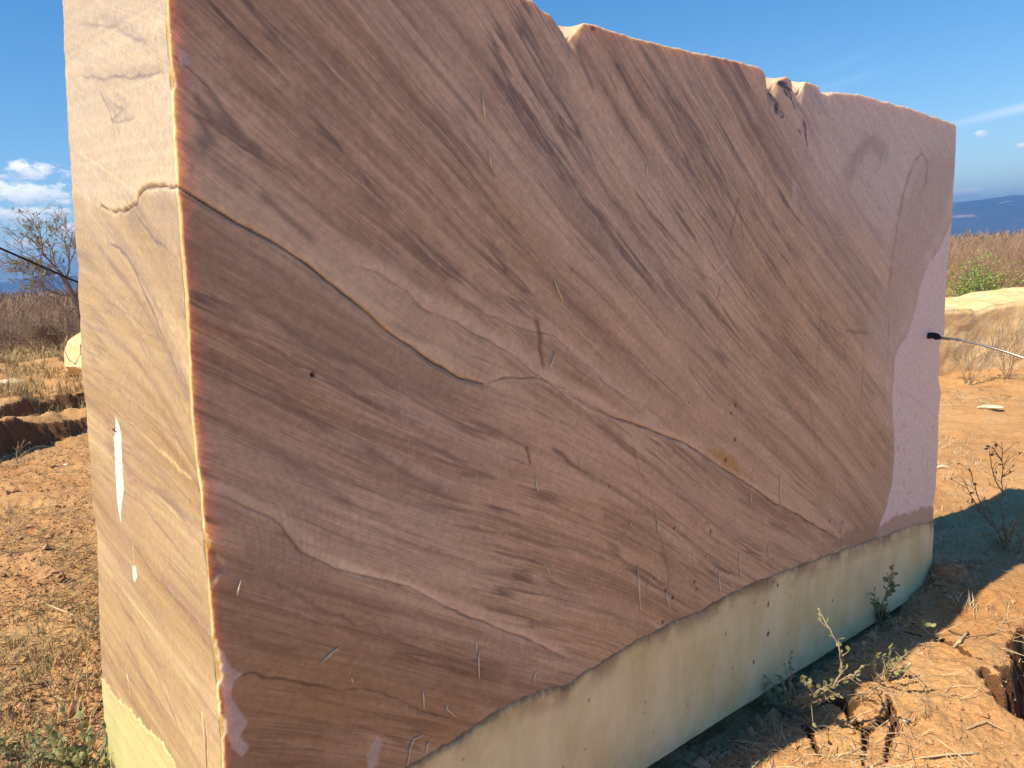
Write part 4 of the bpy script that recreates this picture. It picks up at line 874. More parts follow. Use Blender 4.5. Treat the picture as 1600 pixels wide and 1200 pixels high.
# ---------------------------------------------------------------- the second block and small stones
def second_block():
    A = gp(1478, 588); A = np.array([A.x, A.y, 0]); B = gp(1604, 574); B = np.array([B.x, B.y, 0])
    u_ = nrm(B-A); n_ = np.array([u_[1], -u_[0], 0])
    org = A-u_*.9; zb = min(tz(*org[:2]), tz(*(org+u_*3)[:2]))-.08
    pl = lambda x, y: hitplane(x, y, A, n_)
    tops = [((pl(x, y)-org)@u_, pl(x, y)[2]-zb) for x, y in [(1478, 485), (1500, 484), (1520, 482), (1527, 486), (1536, 482), (1560, 475), (1580, 472), (1600, 469), (1640, 466)]]
    nx, nz, ny = 220, 60, 40; L = 3.6; T = 1.3
    xs = np.linspace(0, L, nx); h = np.interp(xs, [a for a, b in tops], [b for a, b in tops])+.012*fbm(xs*8, 0*xs, 4, 201)
    q = np.linspace(0, 1, nz)
    per = []
    X, Q = np.meshgrid(xs, q); Hh = Q*h[None]
    D = .03*fbm(X*2., Hh*2.5, 5, 202, .55)+.02*sst(Q, .93, 1.)+.06*np.clip(fbm(X*1.7, Hh*2.5, 2, 203), .2, 1)
    V1 = org+X[..., None]*u_-D[..., None]*n_+(zb+Hh)[..., None]*np.array([0, 0, 1.])
    Yt, Xt = np.meshgrid(np.linspace(0, 1, ny), xs, indexing='ij')
    Ht = h[None]+.05*fbm(Xt*2, Yt*3, 4, 204)*sst(Yt, 0, .1)-.03*sst(Yt, .9, 1)
    Dt = D[-1][None]*(1-Yt)+T*Yt
    V2 = org+Xt[..., None]*u_-Dt[..., None]*n_+(zb+Ht)[..., None]*np.array([0, 0, 1.])
    V3 = org+X[..., None]*u_-(T+.03*fbm(X*2+7, Hh*2, 4, 205))[..., None]*n_+(zb+Q*(Ht[-1])[None])[..., None]*np.array([0, 0, 1.])
    vs = [V1.reshape(-1, 3), V2.reshape(-1, 3), V3.reshape(-1, 3)]; b = len(vs[0]); fs = [gridf(nz, nx), gridf(ny, nx, b), gridf(nz, nx, b+len(vs[1]), flip=True)]
    for e in (0, -1):
        Z, W = np.meshgrid(np.linspace(0, 1, 12), np.linspace(0, 1, 12), indexing='ij')
        hh = np.interp(W[0], np.linspace(0, 1, ny), Ht[:, e]); dd = np.interp(Z[:, 0], q, D[:, e])
        Ve = org+(xs[e]+0*Z)[..., None]*u_-(dd[:, None]*(1-W)+T*W)[..., None]*n_+(zb+Z*hh[None])[..., None]*np.array([0, 0, 1.])
        fs.append(gridf(12, 12, sum(len(x) for x in vs), flip=(e == -1))); vs.append(Ve.reshape(-1, 3))
    m, t = newmat('golden_marble'); g = t.node('ShaderNodeNewGeometry').outputs['Position']
    n1 = t.noise(t.vscale(g, 2.2, 2.2, 5), 1, 6, .6); n2 = t.noise(g, 9, 6, .65); n3 = t.noise(t.vscale(g, 5, 5, 1.2), 1, 5, .6)
    c = t.mix(t.rng(n1, .35, .65), (.72, .50, .22), (.80, .61, .33)); c = t.mix(t.rng(n2, .48, .7, 0, .5), c, (.86, .78, .60)); c = t.mix(t.rng(n3, .56, .70, 0, .45), c, (.66, .40, .15))
    c = t.mix(t.rng(n2, .44, .34, 0, .45), c, (.48, .40, .32))
    principled(t, **{'Base Color': c, 'Roughness': .7, 'Specular IOR Level': .25, 'Normal': t.bump(n2, .6, .02)})
    r = mesh('stone_slab', np.concatenate(vs)-org, fs, m, loc=org, smooth=True)
    r.name = 'marble_block'; tagit(r, 'low golden yellow block of marble lying in the sun behind the tall block', 'stone block')
    global GOLD; GOLD = m
    return org, u_, n_
B2 = second_block()
def rock(name, loc, size, seed, mat, label, cat, group=None, rz=0, res=14, sharp=.25, parent=None, box=1.):
    R = np.random.default_rng(seed); n = res; u_, v_ = np.meshgrid(np.linspace(0, pi, n), np.linspace(0, 2*pi, 2*n, endpoint=False), indexing='ij')
    V = np.stack([np.sin(u_)*np.cos(v_), np.sin(u_)*np.sin(v_), np.cos(u_)], -1).reshape(-1, 3)
    V = np.sign(V)*np.abs(V)**box
    for k in range(9):     # cut facets
        nn = nrm(R.normal(size=3)); c = R.uniform(.45, .85)+(1-box)*.7; d = V@nn; V = V-np.clip(d-c, 0, 1)[:, None]*nn
    V += .06*sharp*R.normal(size=V.shape)
    V = V*np.array(size)/2*1.2; c_, s_ = cos(rz), sin(rz); V = np.stack([V[:, 0]*c_-V[:, 1]*s_, V[:, 0]*s_+V[:, 1]*c_, V[:, 2]], -1); V[:, 2] += size[2]*.42
    o = mesh(name, V, gridf(n, 2*n, wrap=True), mat, loc=loc); tagit(o, label, cat, group); return o
g = gp(1546, 640); rock('stone', g, (.20, .12, .035), 5, PALE, 'flat cream stone flake lying on the lit earth below the golden block', 'stone', rz=-.25)
g = gp(18, 602); rock('stone', g, (.36, .25, .12), 8, PALE, 'small white topped stone on the plain at the far left edge', 'stone')
g = gp(76, 912); rock('clod', g, (.13, .10, .07), 9, CRUMB, 'dark clod of earth on the slope left of the tall block', 'earth clod', sharp=.8)
g = gp(103, 727); rock('stone', g, (.05, .035, .02), 10, PALE, 'tiny white pebble in the straw left of the tall block', 'stone', res=8)
g = gp(1474, 732); rock('stone', g, (.07, .05, .03), 13, PALE, 'pale pebble beside the right end of the tall block', 'stone', res=8)
g = gp(1416, 1128); rock('stone', g, (.022, .016, .010), 12, PALE, 'small cream chip of stone on the cracked sunlit crust', 'stone', res=8)
# small block on the left with a wire round it
def small_block():
    g = gp(112, 584); d0 = math.hypot(g.x, g.y); k = d0/1200.
    root = empty('small_block', g, 'rounded cream block of stone peeping out behind the left side of the tall block', 'stone block')
    o = rock('stone_body', (0, 0, 0), (1.35, 1.0, .74), 22, GOLD, None, None, rz=.3, res=26, sharp=.12, box=.6); o.parent = root
    o.location = Rt*.88; 
    return root, g
SB, sbp = small_block()
c0 = at(101, 535, math.hypot(sbp.x, sbp.y)-.55)
def rope(name, pts, r, mat, label, cat, sag=0, n=24, sides=5):
    P = [np.array(p, float) for p in pts]; out = []
    for a, b in zip(P[:-1], P[1:]):
        for k in range(n):
            t_ = k/n; p = a*(1-t_)+b*t_; p[2] -= sag*4*t_*(1-t_); out.append(p)
    out.append(P[-1]); out = np.array(out); o0 = out[0].copy(); vv, fc = path_tube(out-o0, r, sides); o = mesh(name, vv, fc, mat, loc=o0, smooth=True); tagit(o, label, cat); return o
dist = math.hypot(sbp.x, sbp.y)
loop = [at(108, 523, dist-.45), at(102, 532, dist-.62), at(101, 548, dist-.68), at(107, 562, dist-.7), at(120, 570, dist-.7), at(140, 574, dist-.6)]
rope('wire', [at(-700, 250, dist-1.), at(-300, 335, dist-1.), at(0, 455, dist-.8), at(106, 522, dist-.5)]+loop[1:], .006, WIRE, 'thin pale wire running down from the left and looping round the small cream block', 'wire', n=10)
rope('cable', [at(-900, 20, 9.), at(0, 388, 10.), at(121, 441, 10.6), at(260, 495, 11.5), gp(330, 640)], .013, RED, 'black overhead cable crossing the sky at the left behind the tall block', 'cable', n=12)

# ---------------------------------------------------------------- steel rod with a black rubber end, propped against the face
def steel_rod():
    s1, h1 = fr(1452, 525); tip = O+s1*Fd+h1*Vd+.030*Nd
    root = empty('steel_cable', tip, 'thin steel cable with a black rubber end resting on the tall block', 'cable')
    d0 = math.hypot(tip[0], tip[1])
    pts = [at(1466, 527, d0), at(1500, 531, d0+.02), at(1550, 543, d0+.02), at(1600, 559, d0), at(1700, 600, d0-.1), at(1850, 680, d0-.2), at(2050, 900, d0-.3)]
    P = np.array(pts)-tip; t_ = np.linspace(0, 1, len(P)); tt = np.linspace(0, 1, 60)
    # smooth curve through the points
    Pi = np.stack([np.interp(tt, t_, P[:, k]) for k in range(3)], -1)
    for _ in range(12): Pi[1:-1] = (Pi[:-2]+2*Pi[1:-1]+Pi[2:])/4
    vv, fc = path_tube(Pi, .0042, 8); mesh('cable', vv, fc, METAL, root, smooth=True)
    cp = np.array([at(x, y, d0-.004*0)-tip for x, y in [(1438.5, 526.5), (1440, 526), (1448, 525), (1457, 524), (1464, 526), (1468, 527.5), (1470, 528)]])
    vv, fc = path_tube(cp, [.009, .0135, .0125, .0125, .0140, .009, .005], 10); mesh('rubber_end', vv, fc, DARK, root, smooth=True)
    vv, fc = path_tube(np.array([at(1470, 528, d0)-tip, at(1476, 529, d0)-tip, at(1484, 530, d0)-tip]), .0058, 8); mesh('ferrule', vv, fc, WIRE, root, smooth=True)
steel_rod()

# ---------------------------------------------------------------- weeds near the viewer
def weed(root, stems, label, cat='weed', leafsize=.02, mat=LEAF, smat=TWIG, r=.0022, seed=1, every=3, group=None, name='weed', tw=0):
    """stems are lists of world points starting at the root"""
    R = random.Random(seed); e = empty(name, root, label, cat, group); segs = []; lp = []; rt = np.array(root)
    for l in stems:
        P = np.array([np.array(p)-rt for p in l]); n = max(4, 6*(len(P)-1)); t_ = np.linspace(0, 1, len(P)); tt = np.linspace(0, 1, n)
        Q = np.stack([np.interp(tt, t_, P[:, k]) for k in range(3)], -1)
        for _ in range(2): Q[1:-1] = (Q[:-2]+2*Q[1:-1]+Q[2:])/4
        L = np.linalg.norm(Q[-1]-Q[0]); Q[1:] += np.array([[R.gauss(0, L*.006) for _ in range(3)] for _ in range(n-1)])
        for k in range(n-1):
            segs.append([*Q[k], *Q[k+1], r*(1-.6*k/n), r*(1-.6*(k+1)/n)])
            if k > n*.2 and R.random() < 1/every*2: 
                for _ in range(R.choice([1, 2])): lp.append((Q[k+1], nrm(Q[k+1]-Q[k])))
            if tw and R.random() < tw:
                d = rot_to(nrm(Q[k+1]-Q[k]), R.uniform(.4, 1.), R.uniform(0, 6.3)); e2 = Q[k]+d*L*R.uniform(.1, .28); segs.append([*Q[k], *e2, r*.5, r*.25]); lp.append((e2, d)) if mat else None
    vv, fc = tubes(segs, 5); mesh('stem', vv, fc, smat, e, smooth=True)
    if mat and lp:
        vv, fc = leaves(lp, leafsize, R); mesh('foliage', vv, fc, mat, e)
    return e
def rs(root, n, H, lean, seed, droop=0.):
    R = random.Random(seed); root = np.array(root); out = []
    for k in range(n):
        a = R.uniform(0, 2*pi); l = R.uniform(.1, lean); h = H*R.uniform(.5, 1.1); d = np.array([sin(l)*cos(a), sin(l)*sin(a), cos(l)])
        m_ = root+d*h*.5+np.array([R.gauss(0, h*.05), R.gauss(0, h*.05), 0]); out.append([root, m_, root+d*h-np.array([0, 0, droop*h*R.random()])])
    return out
r = gp(1232, 1118); d_ = math.hypot(r.x, r.y)
weed(r, rs(r, 11, .15, 1.1, 2)+[[r, at(1236, 1070, d_), at(1235, 1022, d_+.02)]]+[[r, at(1250, 1098, d_-.08), at(1300, 1075, d_-.20), at(1352, 1039, d_-.22)], [r, at(1255, 1104, d_-.1), at(1290, 1090, d_-.20), at(1312, 1085, d_-.22)], [r, at(1248, 1092, d_-.1), at(1275, 1083, d_-.2), at(1300, 1066, d_-.2)], [at(1276, 1085, d_-.18), at(1262, 1070, d_-.2), at(1255, 1061, d_-.2)], [at(1300, 1075, d_-.2), at(1315, 1050, d_-.2), at(1312, 1010, d_-.2), at(1280, 955, d_-.15)]],
     'bushy grey green weed under the tall block with its right sprigs sunlit', leafsize=.017, seed=5, tw=.2, r=.0034, every=1.6)
r = gp(1385, 1066); d_ = math.hypot(r.x, r.y)
weed(r, rs(r, 6, .10, .9, 4)+[[r, at(1345, 1060, d_), at(1330, 1052, d_)], [r, at(1365, 1058, d_-.08), at(1395, 1048, d_-.15), at(1412, 1048, d_-.15)], [at(1395, 1048, d_-.15), at(1405, 1032, d_-.15), at(1420, 1019, d_-.15)], [r, at(1388, 1040, d_-.1), at(1392, 1010, d_-.12)], [r, at(1351, 1040, d_), at(1350, 1008, d_)], [r, at(1362, 1045, d_), at(1370, 1022, d_)]],
     'small low weed with pale sunlit leaves between the two taller weeds', leafsize=.016, seed=6, r=.003, every=1.8)
r = gp(1378, 976); d_ = math.hypot(r.x, r.y)-.09
weed(r, rs(r, 9, .08, .7, 7)+[[r, at(1380, 940, d_), at(1388, 915, d_), at(1395, 886, d_)], [at(1383, 938, d_), at(1390, 925, d_-.01), at(1398, 915, d_)], [r, at(1368, 945, d_), at(1367, 925, d_)], [r, at(1395, 965, d_-.03), at(1425, 972, d_-.06), at(1452, 978, d_-.08)]],
     'spindly weed with round dark leaves standing before the right end of the resin coat', leafsize=.024, seed=7, every=1.6, r=.003)
r = gp(1455, 992); d_ = math.hypot(r.x, r.y)
weed(r, [[r, at(1470, 990, d_), at(1505, 972, d_)], [r, at(1445, 985, d_), at(1440, 975, d_), at(1455, 968, d_)], [r, at(1478, 1005, d_), at(1490, 1020, d_-.03)]], 'thin bare sprig lying where the block shadow ends', 'twig', mat=None, smat=STRAW, name='sprig', seed=8, tw=.2)
r = gp(1572, 862); d_ = math.hypot(r.x, r.y)
weed(r, [[r, at(1567, 800, d_), at(1566, 740, d_), at(1565, 692, d_)], [r, at(1560, 830, d_), at(1530, 800, d_), at(1503, 745, d_)], [at(1545, 815, d_), at(1525, 770, d_), at(1515, 730, d_)], [at(1566, 768, d_), at(1552, 745, d_), at(1546, 705, d_)], [at(1566, 745, d_), at(1585, 735, d_)], [at(1565, 720, d_), at(1550, 697, d_)], [r, at(1550, 815, d_), at(1541, 780, d_)],
         [r, at(1580, 880, d_-.05), at(1600, 900, d_-.1)], [r, at(1590, 870, d_), at(1612, 800, d_)], [r, at(1585, 820, d_), at(1598, 795, d_)]], 'tall leafless shrub with upright dark twigs right of the tall block', 'shrub', leafsize=.02, mat=DRYLEAF, smat=DARKTW, r=.0032, seed=9, every=7, name='shrub', tw=.5)
weed(r, rs(r, 22, .20, 1.3, 12), 'low olive tuft around the foot of the tall leafless shrub', 'weed', leafsize=.018, seed=12, r=.0016)
R_ = random.Random(2)
r = gp(1597, 1100); d_ = math.hypot(r.x, r.y)
weed(r, rs(r, 12, .14, 1.35, 13, .4), 'dry straw coloured weed hanging over the dark hollow at the right edge', leafsize=.026, mat=DRYLEAF, smat=STRAW, seed=14, r=.002, every=4)
# bottom left
r = gp(128, 1232); d_ = math.hypot(r.x, r.y)
st = rs(r, 30, .21, 1.25, 21, .2)+[[r, at(150, 1150, d_+.0), at(175, 1108, d_-.02), at(190, 1086, d_-.02)], [at(172, 1110, d_-.02), at(195, 1113, d_-.03), at(214, 1100, d_-.03)], [at(206, 1106, d_-.03), at(208, 1140, d_-.03)]]
weed(r, st, 'leafy green weed growing against the foot of the sunlit narrow side', leafsize=.024, seed=22, every=2.2, r=.0016)
r = gp(60, 1215); weed(r, rs(r, 22, .14, 1.3, 23, .2), 'low spreading weed in the bottom left corner', leafsize=.017, seed=24, r=.0014)
r = gp(12, 1190); weed(r, rs(r, 14, .10, 1.3, 25, .2), 'small sage coloured weed at the left edge of the picture near the bottom', leafsize=.013, seed=26, r=.0012)
r = gp(130, 1200); d_ = math.hypot(r.x, r.y)
weed(r, [[r, at(100, 1120, d_), at(75, 1050, d_+.02), at(40, 1005, d_+.03)], [r, at(90, 1140, d_), at(52, 1080, d_+.02)], [r, at(60, 1130, d_), at(35, 1085, d_), at(22, 1060, d_)]], 'tall thin yellowish grass stalks rising left of the leafy green weed', 'grass stalks', leafsize=.014, mat=LEAF, smat=GRASS, r=.0016, seed=28, every=9, name='grass_stalk')
r = gp(26, 722); d_ = math.hypot(r.x, r.y)
weed(r, [[r, at(26, 705, d_), at(29, 690, d_)], [at(26, 708, d_), at(36, 698, d_), at(47, 690, d_)], [at(26, 706, d_), at(33, 696, d_), at(39, 687, d_)], [at(26, 704, d_), at(20, 698, d_)]], 'dry forked twig plant standing before the shaded bank at the left', 'twig', mat=None, smat=TWIG, r=.006, seed=31, name='dry_plant', tw=.3)
r = gp(28, 716); weed(r, [[r, at(40, 706, d_), at(56, 697, d_), at(73, 697, d_)]], 'arched dry stem beside the forked twig plant', 'twig', mat=None, smat=TWIG, r=.005, seed=32, name='dry_stalk')
# sticks lying on the crust
def stick(pts, r, label, h=.012, mat=STRAW):
    P = [np.array(gp(*p)) for p in pts]; P = [p+np.array([0, 0, h if 0 < k < len(P)-1 or len(P) < 3 else r]) for k, p in enumerate(P)]
    rope('stick', P, [r, r*1.1, r*.7], mat, label, 'stick', n=5)
stick([(1487, 1019), (1498, 1008), (1512, 990)], .006, 'stout pale stick with a cut end lying across the shadow line')
stick([(1463, 1155), (1500, 1187), (1535, 1215)], .0028, 'long thin stick slanting over the crust at the bottom right')
stick([(1425, 1187), (1480, 1185), (1530, 1178)], .0028, 'curved pale stalk near the bottom edge right of the cracks')
stick([(1510, 1140), (1540, 1132), (1580, 1148)], .0022, 'arched straw on the sunlit crust near the dark hollow')
stick([(1118, 1178), (1140, 1172), (1180, 1190)], .0018, 'thin bent straw lying in the shade below the resin coat')
stick([(1480, 985), (1510, 1000), (1555, 992)], .0022, 'thin root lying on the lip of crust beside the hollow', mat=DARKTW)
stick([(60, 940), (90, 955), (120, 964)], .0035, 'thin white root lying on the slope at the left')
stick([(98, 1128), (130, 1125), (160, 1120)], .0022, 'straight dry stalk beside the leafy green weed')
stick([(0, 858), (30, 845), (45, 826)], .003, 'pale dry stalk on the slope at the left edge')

# ---------------------------------------------------------------- litter, crumbs and grass
def scatter(n, a0, a1, r0_, r1_, seed):
    R = np.random.default_rng(seed); a = np.radians(R.uniform(a0, a1, n)); r = np.exp(R.uniform(np.log(r0_), np.log(r1_), n)); return r*np.sin(a), r*np.cos(a), R
def keep(x, y, thr, sc, seed): return fbm(x*sc, y*sc, 3, seed) > thr
def outside_block(x, y):
    s = (x-O[0])*Fd[0]+(y-O[1])*Fd[1]; n = (x-O[0])*Nd[0]+(y-O[1])*Nd[1]; return ~((s > -.02) & (s < LB+.05) & (n < .03) & (n > -1.05))
def litter(name, n, a0, a1, r0_, r1_, L, rad_, seed, mat, label, thr=-.1, sc=2., rise=.25):
    x, y, R = scatter(n, a0, a1, r0_, r1_, seed); k = keep(x, y, thr, sc, seed) & outside_block(x, y); x, y = x[k], y[k]; n = len(x)
    z = terrain(x, y); D = np.hypot(x, y); Ls = L*R.lognormal(0, .5, n); az = R.uniform(0, 2*pi, n); up = np.abs(R.normal(0, rise, n))
    d = np.stack([np.cos(az)*np.cos(up), np.sin(az)*np.cos(up), np.sin(up)], -1); bend = R.normal(0, .22, (n, 3)); bend[:, 2] -= .15
    p0 = np.stack([x, y, z+rad_], -1); p1 = p0+d*Ls[:, None]/2; p2 = p1+(d+bend)*Ls[:, None]/2
    p1[:, 2] = np.maximum(p1[:, 2], terrain(p1[:, 0], p1[:, 1])+rad_); p2[:, 2] = np.maximum(p2[:, 2], terrain(p2[:, 0], p2[:, 1])+rad_*.6)
    rr = rad_*R.uniform(.6, 1.4, n)
    S_ = np.concatenate([np.hstack([p0, p1, rr[:, None], rr[:, None]]), np.hstack([p1, p2, rr[:, None], rr[:, None]*.5])])
    vv, fc = tubes(S_, 3); o = mesh(name, vv, fc, mat); tagit(o, label, 'dry litter', kind='stuff')
litter('straw_litter', 5200, 14, 37, 1.7, 9, .05, .0011, 41, STRAW, 'bleached straw scattered over the orange earth right of the block', -.02, 2.5)
litter('straw_litter', 1500, 24, 37, 1.7, 3.2, .06, .0011, 42, STRAW, 'tangle of straw on the sunlit crust at the bottom right', .12, 4, .35)
litter('straw_litter', 9000, -40, -25, 2.0, 12, .06, .0013, 43, GRASS, 'dry grass litter over the earth left of the block', -.15, 2., .4)
litter('straw_litter', 4200, -40, -25, 2.2, 9, .045, .0014, 44, DRYLEAF, 'brown leaf and twig litter over the slope at the left', -.2, 1.5, .3)
litter('straw_litter', 1500, 18, 37, 6, 12, .10, .002, 45, STRAW, 'straw strewn before the golden block', -.05, 1.2, .4)
def crumbs(name, n, a0, a1, r0_, r1_, size, seed, mat, label, thr=-.2):
    x, y, R = scatter(n, a0, a1, r0_, r1_, seed); k = keep(x, y, thr, 3., seed) & outside_block(x, y); x, y = x[k], y[k]; n = len(x); z = terrain(x, y)
    s = size*R.lognormal(0, .55, n); base = np.array([[1, 0, 0], [-1, 0, 0], [0, 1, 0], [0, -1, 0], [0, 0, .8], [0, 0, -.6]], float)
    V = base[None]+R.normal(0, .28, (n, 6, 3)); V = V*s[:, None, None]+np.stack([x, y, z+s*.25], -1)[:, None]
    t_ = np.array([[0, 2, 4], [2, 1, 4], [1, 3, 4], [3, 0, 4], [2, 0, 5], [1, 2, 5], [3, 1, 5], [0, 3, 5]]); F_ = (t_[None]+(np.arange(n)*6)[:, None, None]).reshape(-1, 3)
    o = mesh(name, V.reshape(-1, 3), F_, mat); tagit(o, label, 'earth crumbs', kind='stuff')
crumbs('earth_crumbs', 12000, 10, 37, 1.6, 6, .0028, 51, CRUMB, 'loose crumbs of orange earth right of the block')
crumbs('earth_crumbs', 14000, -40, -25, 2.0, 9, .0045, 52, CRUMB, 'loose crumbs of earth on the slope at the left')
crumbs('gravel', 900, -40, 37, 1.8, 9, .0028, 53, PALE, 'scattered chips of pale stone on the earth', .1)
def foot_dirt():
    R = np.random.default_rng(77); n = 5200; s_ = R.uniform(.2, LB+.4, n); nn = np.abs(R.normal(0, .07, n))+.008
    x = O[0]+Fd[0]*s_+Nd[0]*nn; y = O[1]+Fd[1]*s_+Nd[1]*nn; z = terrain(x, y); s = .0035*R.lognormal(0, .6, n)
    base = np.array([[1, 0, 0], [-1, 0, 0], [0, 1, 0], [0, -1, 0], [0, 0, .8], [0, 0, -.6]], float)
    V = base[None]+R.normal(0, .28, (n, 6, 3)); V = V*s[:, None, None]+np.stack([x, y, z+s*.25], -1)[:, None]
    t_ = np.array([[0, 2, 4], [2, 1, 4], [1, 3, 4], [3, 0, 4], [2, 0, 5], [1, 2, 5], [3, 1, 5], [0, 3, 5]]); F_ = (t_[None]+(np.arange(n)*6)[:, None, None]).reshape(-1, 3)
    o = mesh('earth_crumbs', V.reshape(-1, 3), F_, CRUMB); tagit(o, 'crumbled earth piled in the shade along the foot of the block', 'earth crumbs', kind='stuff')
foot_dirt()
def tufts(name, n, a0, a1, r0_, r1_, H, seed, mat, label, blades=9, w=.0022, thr=-.1, sc=.8):
    x, y, R = scatter(n, a0, a1, r0_, r1_, seed); k = keep(x, y, thr, sc, seed) & outside_block(x, y); x, y = x[k], y[k]; n = len(x)
    x = np.repeat(x, blades)+R.normal(0, .02, n*blades); y = np.repeat(y, blades)+R.normal(0, .02, n*blades); z = terrain(x, y); n = len(x)
    sc_ = np.maximum(1, np.hypot(x, y)/6); h = H*R.lognormal(0, .35, n); az = R.uniform(0, 2*pi, n); l = R.uniform(.05, .8, n)
    d = np.stack([np.cos(az)*np.sin(l), np.sin(az)*np.sin(l), np.cos(l)], -1)*h[:, None]; p0 = np.stack([x, y, z-.005], -1); wd = np.stack([np.sin(az), -np.cos(az), 0*az], -1)*(w*sc_)[:, None]
    p1 = p0+d*.55; p2 = p0+d+np.stack([np.cos(az)*.12*h, np.sin(az)*.12*h, -.1*h], -1)
    V = np.stack([p0-wd, p0+wd, p1-wd*.7, p1+wd*.7, p2], 1).reshape(-1, 3); b = np.arange(n)[:, None]*5
    o = mesh(name, V, [b+np.array([[0, 1, 3, 2]]), b+np.array([[2, 3, 4]])], mat); tagit(o, label, 'grass', kind='stuff')
tufts('dry_grass', 900, -42, -24, 2.6, 9, .05, 61, GRASS, 'short dry grass on the slope left of the block')
tufts('dry_grass', 4200, -42, -24, 11, 36, .16, 62, GRASS, 'dry grass on the plain beyond the banks at the left', thr=-.3)
tufts('dry_grass', 350, 22, 38, 3.2, 6.5, .04, 63, STRAW, 'sparse dry grass on the lit earth right of the block', blades=6, thr=0.)
tufts('dry_grass', 700, 22, 40, 9, 15, .12, 64, GRASS, 'dry grass behind the golden block')

# ---------------------------------------------------------------- bare shrubs and trees
def twiggy(name, loc, seg, mat, label, cat, group=None, rz=0, me=None, part='branch', sides=3):
    e = empty(name, loc, label, cat, group, rz)
    if me is None:
        vv, fc = tubes(seg, sides); o = mesh(part, vv, fc, mat, e)
    else:
        o = bpy.data.objects.new(part, me); COL.objects.link(o); o.parent = e
    return e, o
# bare tree at the left
def bare_tree():
    g = gp0(150, 548, -.7); d0 = 24.; b = at(152, 560, d0); b[2] = tz(b[0], b[1])-.05
    R = random.Random(11); out = []; tips = []
    k = d0/1200.
    def PX(x, y, dz=0): return at(x, y, d0+dz)-b
    trunk = [np.zeros(3), PX(140, 520), PX(130, 495), PX(121, 475), PX(113, 462), PX(103, 440), PX(93, 425)]
    arms = [(trunk[3:], .085, .05), ([PX(113, 462), PX(100, 462), PX(85, 458), PX(73, 453), PX(62, 438)], .035, .012), ([PX(93, 425), PX(84, 415), PX(75, 405), PX(67, 396), PX(66, 380), PX(62, 360)], .04, .012), ([PX(93, 425), PX(78, 430), PX(62, 430), PX(48, 436)], .03, .008),
            ([PX(103, 440), PX(108, 420), PX(108, 395), PX(100, 372), PX(108, 356)], .035, .01), ([PX(67, 396), PX(60, 385), PX(48, 380)], .018, .006), ([PX(67, 398), PX(52, 402), PX(38, 406)], .018, .006), ([PX(118, 470), PX(126, 445), PX(130, 415), PX(126, 390)], .04, .01), ([PX(130, 495), PX(150, 470), PX(165, 430), PX(160, 400)], .05, .012), ([PX(121, 475), PX(108, 490), PX(95, 500)], .025, .008)]
    tr = []
    for a, c in zip(range(len(trunk)-1), [.13, .12, .11, .095, .08, .06]): tr.append([*trunk[a], *trunk[a+1], c, c*.88])
    for l, ra, rb in arms[1:]:
        n = len(l)-1
        for i in range(n):
            p, q = l[i], l[i+1]; ra_, rb_ = ra+(rb-ra)*i/n, ra+(rb-ra)*(i+1)/n; out.append([*p, *q, ra_, rb_])
            for _ in range(3):
                t_ = R.random(); s_ = p*(1-t_)+q*t_; d = rot_to(nrm(q-p), R.uniform(.4, 1.1), R.uniform(0, 2*pi)); d = nrm(d+[0, 0, .25]); grow(R, s_, d, R.uniform(.35, .8), ra_*.45, 2, out, .3, 4, 2, .6, .6, .15, tips)
    e = empty('bare_tree', b, 'leafless grey tree leaning left behind the sunlit side of the tall block', 'tree')
    vv, fc = tubes(tr, 8); mesh('trunk', vv, fc, BARK, e, smooth=True)
    out = np.array(out); out[:, 6:] = np.maximum(out[:, 6:]*.8, .0045)
    vv, fc = tubes(out, 4); mesh('crown', vv, fc, BARK, e)
    lp = [tips[i] for i in range(0, len(tips), 6)]; vv, fc = leaves(lp[:500], .07, R); mesh('foliage', vv, fc, LEAF, e)
    print('tree segs', len(out))
bare_tree()
# bare bushes on the left, each on its own
protos = []
for s_ in (71, 72, 73, 74):
    sg = shrub_segs(s_, H=1.9, stems=8, depth=2, lean=.75, r=.028, kids=3, up=.2, kink=.2); sg[:, 6:] = np.maximum(sg[:, 6:], .0065); sg[:, 2] = np.maximum(sg[:, 2], 0); vv, fc = tubes(sg, 3)
    protos.append((vv, fc, len(sg)))
print('shrub segs', [p[2] for p in protos])
meshes = []
spots = [((20, 560), 0, 'wide bare bush at the left edge of the plain', 1.0), ((63, 556), 1, 'dark stemmed bare bush right of the widest one on the plain', 1.0), ((95, 553), 2, 'pale bare bush in front of the leaning tree', .9), ((-45, 562), 3, 'bare bush just past the left edge of the picture', 1.1), ((-110, 566), 1, 'bare bush farthest left on the plain', 1.1)]
def shrub_at(p, k, label, sc_, group, mat=BARK, cat='bush'):
    global meshes
    while len(meshes) <= k: meshes.append(None)
    e = empty('bare_bush', p, label, cat, group, rz=k*1.3+len(label)); sc_ *= .62; e.scale = (sc_, sc_, sc_)
    if meshes[k] is None:
        vv, fc, _ = protos[k]; o = mesh('branch', vv, fc, mat, e); meshes[k] = o.data
    else:
        o = bpy.data.objects.new('branch', meshes[k]); COL.objects.link(o); o.parent = e
    return e
for (px, py), k, lab, sc_ in spots: shrub_at(gp(px, py), k, lab, sc_, 'bare bushes on the plain at the left')
# bare twigs before the golden block
org, u_, n_ = B2
for i, (px, py, H, lab) in enumerate([(1512, 600, .55, 'bare thorny twigs before the left part of the golden block'), (1572, 592, .62, 'bare thorny twigs before the right part of the golden block')]):
    g = gp(px, py); sg = shrub_segs(90+i, H=H, stems=9, depth=2, lean=1.0, r=.005, kids=2, up=.15, kink=.2, n=5); sg[:, 6:] = np.maximum(sg[:, 6:], .0016); twiggy('bare_bush', g, sg, TWIG, lab, 'bush', 'bare twigs before the golden block')
